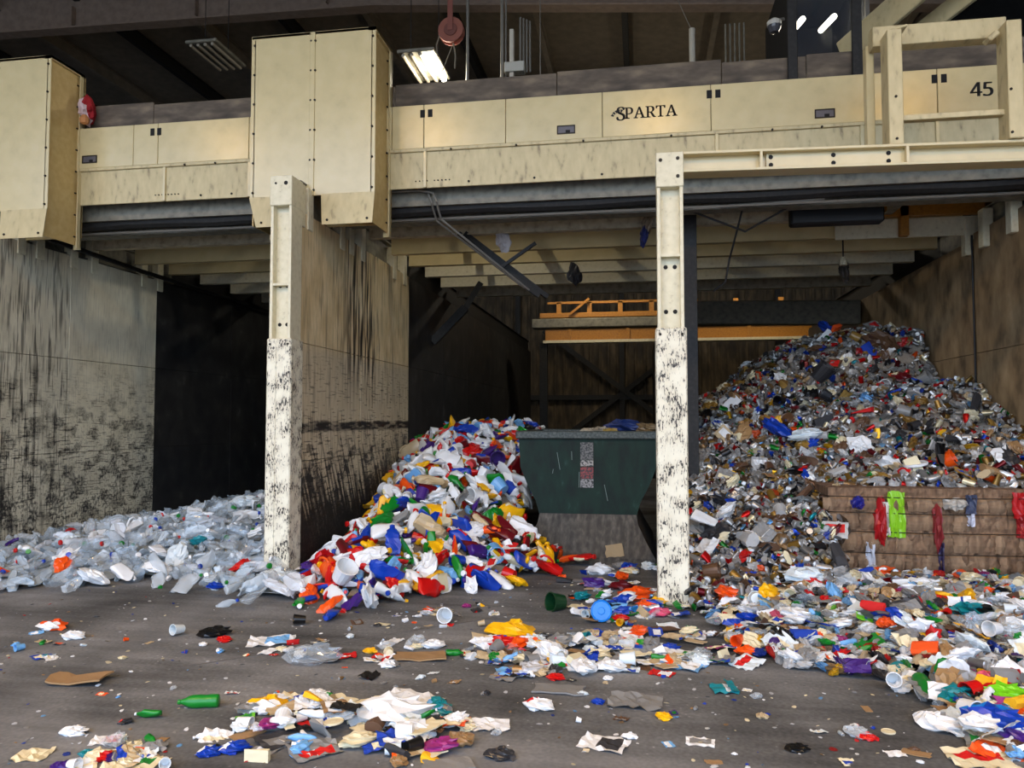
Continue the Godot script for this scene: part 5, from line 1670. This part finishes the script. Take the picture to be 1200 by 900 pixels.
# ------------------------------------------------------------------ litter set out piece by piece (read off the floor, in metres)
func build_placed_litter():
	# kind, colour, second colour, [x, z, length], turn, label, category
	for q in [
		["sound_bottle", "green", "green", [-2.44, -4.01, 0.22], 15, "larger green soda bottle lying alone on the bare floor", "bottle"],
		["bottle", "green", "white", [-2.62, -3.82, 0.14], 10, "small green bottle lying alone on the bare floor", "bottle"],
		["slab", "tan", "", [-3.40, -4.26, 0.34], 8, "tan cardboard strip lying on the bare floor", "cardboard"],
		["film", "yellow", "", [-0.95, -5.66, 0.38], -8, "bright yellow crumpled pouch on the open floor", "pouch"],
		["film", "clear", "", [-0.73, -5.52, 0.21], 20, "clear crumpled tray beside the bright yellow pouch", "tray"],
		["sheet", "white", "dark grey", [-0.19, -3.89, 0.23], -15, "white torn sheet with black print on the open floor", "paper"],
		["sheet", "grey", "grey", [-0.04, -4.48, 0.30], -5, "flat grey pink sheet on the open floor", "paper"],
		["film", "yellow", "", [0.11, -4.27, 0.10], -30, "pale yellow wedge shaped scrap on the open floor", "scrap"],
		["film", "blue", "", [-0.25, -4.44, 0.08], 20, "small crumpled blue foil on the open floor", "foil"],
		["lid", "sky blue", "", [0.03, -6.58, 0.26], 0, "teal blue round dish near the portal column", "dish"],
		["film", "orange", "", [-0.06, -7.03, 0.34], 30, "orange yellow folded bag left of the portal column", "bag"],
		["film", "maroon", "", [-0.19, -7.43, 0.24], 10, "dark red bag left of the portal column", "bag"],
		["film", "white", "", [-0.44, -8.13, 0.32], 30, "white crumpled bag before the green skip", "bag"],
		["film", "blue", "", [-0.14, -8.37, 0.24], 60, "blue crumpled bag before the green skip", "bag"],
		["cup", "dark green", "", [-0.66, -6.56, 0.13], 40, "dark green jar lying on the floor before the skip", "jar"],
		["jug", "white", "blue", [-2.15, -6.58, 0.27], 82, "white milk jug with blue cap at the foot of the heap", "jug"],
		["flask", "blue", "blue", [-2.46, -5.92, 0.25], 95, "blue flat bottle lying at the foot of the heap", "bottle"],
		["cup", "white", "", [-1.53, -6.02, 0.14], 95, "white paper cup lying on the open floor", "cup"],
		["cup", "black", "", [-2.60, -5.74, 0.09], 30, "black cup lying by the center column", "cup"],
		["flask", "red", "red", [-1.88, -6.83, 0.23], 70, "red flat jug at the foot of the coloured heap", "jug"],
		["jug", "purple", "purple", [-1.65, -7.19, 0.24], 100, "purple jug at the foot of the coloured heap", "jug"],
		["flask", "blue", "", [-2.86, -6.37, 0.22], 60, "dark blue bottle beside the center column", "bottle"],
		["flask", "green", "", [-2.88, -6.25, 0.25], 100, "green bottle beside the center column", "bottle"],
		["sound_bottle", "green", "white", [1.61, -4.83, 0.28], 88, "big green soda bottle at the litter's front edge", "bottle"],
		["cup", "white", "", [1.47, -4.98, 0.10], 80, "white cup standing at the litter's front edge", "cup"],
		["film", "lime", "red", [1.95, -4.66, 0.26], 10, "lime green printed bag at the litter's front edge", "bag"],
		["film", "blue", "sky blue", [1.76, -4.32, 0.33], -8, "large blue printed bag at the litter's front edge", "bag"],
		["film", "pink", "", [1.96, -4.88, 0.19], 5, "pink foam roll behind the lime green bag", "roll"],
		["film", "red", "", [3.09, -7.98, 0.26], 10, "bright red folded bag below the bale", "bag"],
		["film", "magenta", "", [2.05, -6.65, 0.23], 30, "magenta foil pouch in the litter below the bale", "pouch"],
		["film", "teal", "", [2.35, -6.10, 0.31], -10, "teal torn bag in the litter below the bale", "bag"],
		["film", "orange", "", [2.15, -7.47, 0.25], 15, "orange patterned wrapper in the litter below the bale", "wrapper"],
		["film", "milky", "", [1.38, -6.96, 0.36], 10, "large milky plastic tub in the litter left of the bale", "tub"],
		["film", "orange", "", [0.70, -5.49, 0.16], 10, "orange rag at the litter's front edge", "rag"],
		["sheet", "teal", "white", [0.51, -4.79, 0.22], 10, "teal and white paper at the litter's front edge", "paper"],
		["film", "white", "", [0.43, -3.88, 0.01], 10, "tiny white crumb on the open floor", "crumb"],
		["film", "white", "", [-4.11, -5.10, 0.18], 0, "white crumpled paper ball on the floor before the clear bottles", "paper"],
		["film", "orange", "white", [-4.45, -5.30, 0.22], 5, "orange and white wrapper before the clear bottles", "wrapper"],
		["cup", "milky", "", [-3.39, -5.34, 0.09], 70, "clear plastic cup on the floor before the clear bottles", "cup"],
		["film", "red", "", [-2.98, -5.21, 0.12], 0, "red crumpled scrap beside the black scrap before the bottles", "scrap"],
		["film", "black", "", [-3.14, -5.33, 0.22], 25, "black crumpled scrap beside the red scrap before the bottles", "scrap"],
		["sheet", "white", "light blue", [-2.64, -5.26, 0.32], 20, "crumpled white bag with blue tint by the center column", "bag"],
		["film", "clear", "", [-2.17, -4.88, 0.36], 5, "large clear film sheet on the open floor", "film"],
		["slab", "tan", "", [-1.47, -5.06, 0.33], 10, "brown torn cardboard on the open floor", "cardboard"],
		["sheet", "white", "white", [-1.36, -4.08, 0.44], 30, "large white paper towel sheet on the paper clump", "paper"],
		["sheet", "white", "white", [-1.31, -4.29, 0.34], -20, "second white folded sheet atop the paper clump", "paper"],
		["film", "white", "", [-1.31, -4.00, 0.41], 20, "bulky white crumpled towel wad on the paper clump", "towel"],
		["film", "yellow", "white", [-2.04, -4.03, 0.24], 5, "yellow crumpled packet on the paper clump", "packet"],
		["film", "blue", "white", [-2.05, -3.46, 0.12], 60, "blue torn packet at the left of the paper clump", "packet"],
		["film", "blue", "white", [-1.95, -3.52, 0.15], 40, "blue and white packet on the paper clump", "packet"],
		["carton", "cream", "", [-1.79, -3.43, 0.12], 5, "cream flat carton below the paper clump", "carton"],
		["sheet", "grey", "white", [-1.79, -3.59, 0.17], 70, "grey striped paper on the paper clump", "paper"],
		["film", "white", "red", [-0.57, -4.31, 0.18], -10, "white crumpled packet with red corner on the open floor", "packet"],
		["sheet", "white", "white", [-0.79, -4.02, 0.21], 10, "twisted white paper strip on the open floor", "paper"],
		["film", "red", "", [-0.53, -4.80, 0.12], 0, "red foil scrap at the edge of the litter strip", "foil"],
		["sheet", "white", "red", [-0.59, -5.06, 0.24], 25, "white printed leaflet at the litter strip", "leaflet"],
		["sheet", "red", "white", [0.12, -5.01, 0.15], -20, "red and white packet at the litter strip", "packet"],
		["film", "blue", "", [0.19, -5.53, 0.14], 10, "dark blue bow shaped scrap at the litter strip", "scrap"],
		["sheet", "white", "white", [-0.08, -5.52, 0.38], -20, "white torn towel at the litter strip", "towel"],
		["sheet", "light blue", "white", [0.26, -5.20, 0.28], -25, "pale blue cloth at the litter strip", "cloth"],
		["slab", "grey", "", [-0.49, -4.60, 0.30], 0, "flat grey cardboard strip on the open floor", "cardboard"],
		["sheet", "cream", "cream", [-2.86, -3.31, 0.18], 12, "cream paper strip near the lower left litter", "paper"],
		["film", "white", "", [-2.86, -3.57, 0.13], 8, "white crumpled tissue near the lower left litter", "tissue"],
		["sheet", "white", "red", [-2.64, -3.53, 0.15], 20, "white paper with red print near the lower left litter", "paper"],
		["sheet", "white", "cream", [-2.45, -3.39, 0.15], -20, "torn white packet near the lower left litter", "packet"],
		["film", "grey", "", [-2.34, -3.48, 0.12], 0, "grey crumpled can shell near the lower left litter", "scrap"],
		["sheet", "cream", "green", [-2.34, -3.30, 0.24], 0, "cream and green carton sheet at the lower left litter", "carton"],
		["film", "red", "", [1.11, -4.17, 0.10], 5, "red film scrap on the open floor", "film"],
		["film", "clear", "", [1.07, -4.21, 0.14], -25, "clear film with the red scrap on the open floor", "film"],
		["lid", "cream", "", [1.24, -4.28, 0.07], 0, "cream round lid on the open floor", "lid"],
		["sheet", "white", "white", [1.19, -4.01, 0.09], 10, "white folded tissue on the open floor right side", "tissue"],
		["slab", "tan", "", [1.29, -4.02, 0.12], -25, "thin tan wood piece on the open floor", "wood"],
		["film", "black", "", [0.73, -3.97, 0.11], 0, "small black rag on the open floor", "rag"],
		["sheet", "white", "grey", [0.28, -3.99, 0.14], -5, "white torn label on the open floor", "label"],
		["sheet", "cream", "red", [1.56, -3.99, 0.28], 0, "cream printed carton sheet at the litter's front edge", "carton"],
		["film", "dark grey", "", [-0.67, -3.66, 0.15], 0, "dark grey film bag at the right of the paper clump", "bag"]]:
		var f: String = q[0]
		var p := Vector3(q[3][0], high(q[3][0], q[3][1]), q[3][1])
		var b := Basis(Vector3.UP, deg_to_rad(q[4]))
		var size: float = maxf(q[3][2], 0.03)
		if f in ["jug", "flask", "bottle", "sound_bottle"]:
			b = b * Basis(Vector3.BACK, PI / 2)
			if f == "flask": b = b * Basis(Vector3.UP, PI / 2)
			p.y += size * (0.15 if f != "jug" else 0.24)
		elif f == "cup":
			b = b * Basis(Vector3.BACK, 1.45)
			p.y += size * 0.45
		elif f == "film": p.y += size * 0.12
		elif f == "carton":
			b = b * Basis(Vector3.BACK, PI / 2)
			p.y += size * 0.16
		put(f, hash(q[5]) % 5, q[1], Transform3D(b, p), size, q[5], q[6], "", q[2] if q[2] or f == "film" else "white", q[6])
	# the blue lid that stands on its rim
	var o := put("lid", 0, "sky blue", Transform3D(Basis.from_euler(Vector3(1.25, 0.1, 0)), Vector3(-0.32, 0.085, -6.20)), 0.17, "sky blue round lid standing on its rim on the open floor", "lid", "", "", "lid")

# ------------------------------------------------------------------ litter strewn about
func litter(p: Vector3, where: String, scale := 1.0, tilt := 0.25):
	var kind := weighted(["sheet", 8, "film", 8, "slab", 3, "carton", 2, "cup", 1, "bottle", 2, "can", 1, "lid", 1])
	var c := weighted(LITTER_MIX)
	if kind == "slab": c = pick(["tan", "beige", "grey", "cream", "brown"])
	var size := scale * ({"sheet": rng.randf_range(0.12, 0.30), "film": rng.randf_range(0.10, 0.28), "slab": rng.randf_range(0.12, 0.28), "carton": rng.randf_range(0.10, 0.2), "cup": rng.randf_range(0.08, 0.12), "bottle": rng.randf_range(0.15, 0.24), "can": 0.12, "lid": rng.randf_range(0.08, 0.14)}[kind] as float)
	var noun := {"sheet": "creased paper", "film": "crumpled film", "slab": "cardboard piece", "carton": "dented carton", "cup": "plastic tub", "bottle": "crushed bottle", "can": "crushed can", "lid": "round lid"}[kind] as String
	var lift := {"sheet": 0.01, "film": 0.13, "slab": 0.0, "carton": 0.15, "cup": 0.42, "bottle": 0.13, "can": 0.24, "lid": 0.0}[kind] * size as float
	if kind == "bottle": c = pick(["clear", "white", "light blue", "green"])
	var second := weighted(["white", 4, "cream", 2, "red", 2, "blue", 2, "green", 1, "orange", 1, "grey", 2])
	var extra := ""
	if kind == "sheet": extra = " with %s print" % second if second != c else " without print"
	elif kind == "bottle": extra = " with %s cap" % second
	elif kind == "film":
		if rng.randf() < 0.16: c = "clear"
		if rng.randf() < 0.45: second = ""
		extra = [" rolled narrow", " spread wide", " balled up", " folded over", " pinched flat"][int(size * 1000) % 5]
		if int(size * 1000) % 5 in [2, 3]: noun = "crumpled bag"  # the same crumpled film as the rest
	put(kind, (int(size * 1000) % 5) if kind == "film" else rng.randi() % 5, c, Transform3D(lying(0.15) if kind in ["carton", "cup", "bottle", "can"] else laid(tilt if kind != "slab" else tilt * 0.3), p + Vector3(0, lift, 0)), size, "%s %s%s %s" % [c, noun, extra, where], noun.split(" ")[-1], "%s %ss%s %s" % [c, noun, extra, where], second, noun.replace(" ", "_").replace("round_lid", "plastic_disc"))

func patch(c: Array, n: int, where: String, scale := 1.0, rise := 0.0):   # c: four corners on the floor
	for k in n:
		var u := rng.randf()
		var v := rng.randf()
		var q: Vector2 = (c[0] as Vector2).lerp(c[1], u).lerp((c[3] as Vector2).lerp(c[2], u), v)
		litter(Vector3(q.x, high(q.x, q.y) + rise * rng.randf() * sin(PI * u) * sin(PI * v), q.y), where, scale, 0.12)

func build_scattered_litter():
	var dim := tri_mat(ramp_tex(95, 0.10, [[0.0, Color(0.36, 0.31, 0.26)], [0.4, Color(0.50, 0.48, 0.44)], [1.0, Color(0.70, 0.68, 0.64)]]), 0.7, 0.9)
	var bed := thing("mixed_litter_bed", "trodden bed of mixed paper and plastic litter before the bale", "litter", Vector3.ZERO, "", "stuff")
	mound(bed, 0.4, 6.0, -7.9, -2.8, 0.10, h_litter, 0.02, dim)
	for v in 4:
		var list := []
		for p in spots(0.5, 5.2, -7.7, -2.8, 0.16, h_litter, 0.02):
			list.append([Transform3D(laid(0.5) * Basis.from_scale(Vector3.ONE * rng.randf_range(0.06, 0.16)), p + Vector3(0, 0.01, 0)), (HUE[weighted(LITTER_MIX)] as Color).darkened(rng.randf() * 0.3)])
		many(bed, "small_scraps", film_mesh(v), list, [tinted(0.5)])
	var n := 0
	for p in spots(0.5, 4.6, -7.6, -2.9, 0.128, h_litter, 0.02):
		n += 1
		if n > 700: break
		litter(p + Vector3(0, 0.02, 0), "in the litter bed before the bale", 0.85, 0.4)
	patch([Vector2(-2.22, -3.60), Vector2(-2.07, -4.26), Vector2(-0.96, -4.18), Vector2(-0.76, -3.49)], 110, "in the paper clump on the open floor", 0.8, 0.10)
	patch([Vector2(-2.65, -5.05), Vector2(-2.10, -5.58), Vector2(-0.87, -5.19), Vector2(-1.63, -4.63)], 40, "in the thin strip of litter on the floor", 0.7)
	patch([Vector2(-1.16, -5.45), Vector2(-0.33, -5.80), Vector2(0.54, -5.34), Vector2(-0.79, -4.69)], 130, "in the thick strip of litter on the floor", 0.85, 0.06)
	patch([Vector2(-0.90, -8.05), Vector2(0.22, -8.82), Vector2(0.30, -5.98), Vector2(-0.40, -5.86)], 60, "in the litter between skip and portal column", 0.8, 0.04)
	patch([Vector2(0.06, -7.12), Vector2(0.82, -7.25), Vector2(0.65, -4.94), Vector2(-0.31, -5.48)], 70, "in the litter around the portal column", 0.8, 0.05)
	patch([Vector2(-2.62, -3.18), Vector2(-2.78, -3.61), Vector2(-2.36, -3.63), Vector2(-2.12, -3.26)], 22, "in the lower left litter", 0.6)
	patch([Vector2(-4.20, -4.54), Vector2(-4.67, -5.19), Vector2(-3.95, -5.20), Vector2(-3.65, -4.73)], 10, "scattered before the clear bottles", 0.5)
	patch([Vector2(1.48, -4.41), Vector2(1.72, -4.82), Vector2(1.97, -4.49), Vector2(1.71, -3.90)], 40, "at the litter's front edge by the blue bag", 0.8, 0.05)
	patch([Vector2(-2.50, -5.56), Vector2(-1.79, -6.34), Vector2(-0.90, -7.32), Vector2(-1.25, -5.89)], 30, "strewn before the coloured heap", 0.45)
	patch([Vector2(-2.42, -3.26), Vector2(-4.16, -5.28), Vector2(1.23, -4.88), Vector2(1.32, -3.84)], 60, "strewn over the open floor", 0.3)
	# crumbs
	var crumbs := thing("floor_crumbs", "tiny paper and plastic crumbs strewn over the dark floor", "crumbs", Vector3.ZERO, "", "stuff")
	var list := []
	for k in 4200:
		var x := rng.randf_range(-6.5, 3.6)
		var z := -2.6 - 5.4 * rng.randf()
		if high(x, z) > 0.01: continue
		var dense := clampf(0.25 + 0.5 * (noise.get_noise_2d(x * 0.8, z * 1.6) + 0.3) + smoothstep(-1.5, 1.5, x + z * 0.2) * 0.3, 0.05, 1.0)
		if rng.randf() > dense: continue
		var s := rng.randf_range(0.008, 0.035) * (1.6 if rng.randf() < 0.06 else 1.0)
		list.append([Transform3D(laid(0.2) * Basis.from_scale(Vector3(s, s * 0.5, s)), Vector3(x, 0.002, z)), (HUE[weighted(["white", 9, "cream", 4, "grey", 4, "tan", 2, "light blue", 2, "red", 1, "blue", 1])] as Color).darkened(rng.randf() * 0.35)])
	many(crumbs, "crumb", film_mesh(3), list, [tinted(0.7)])
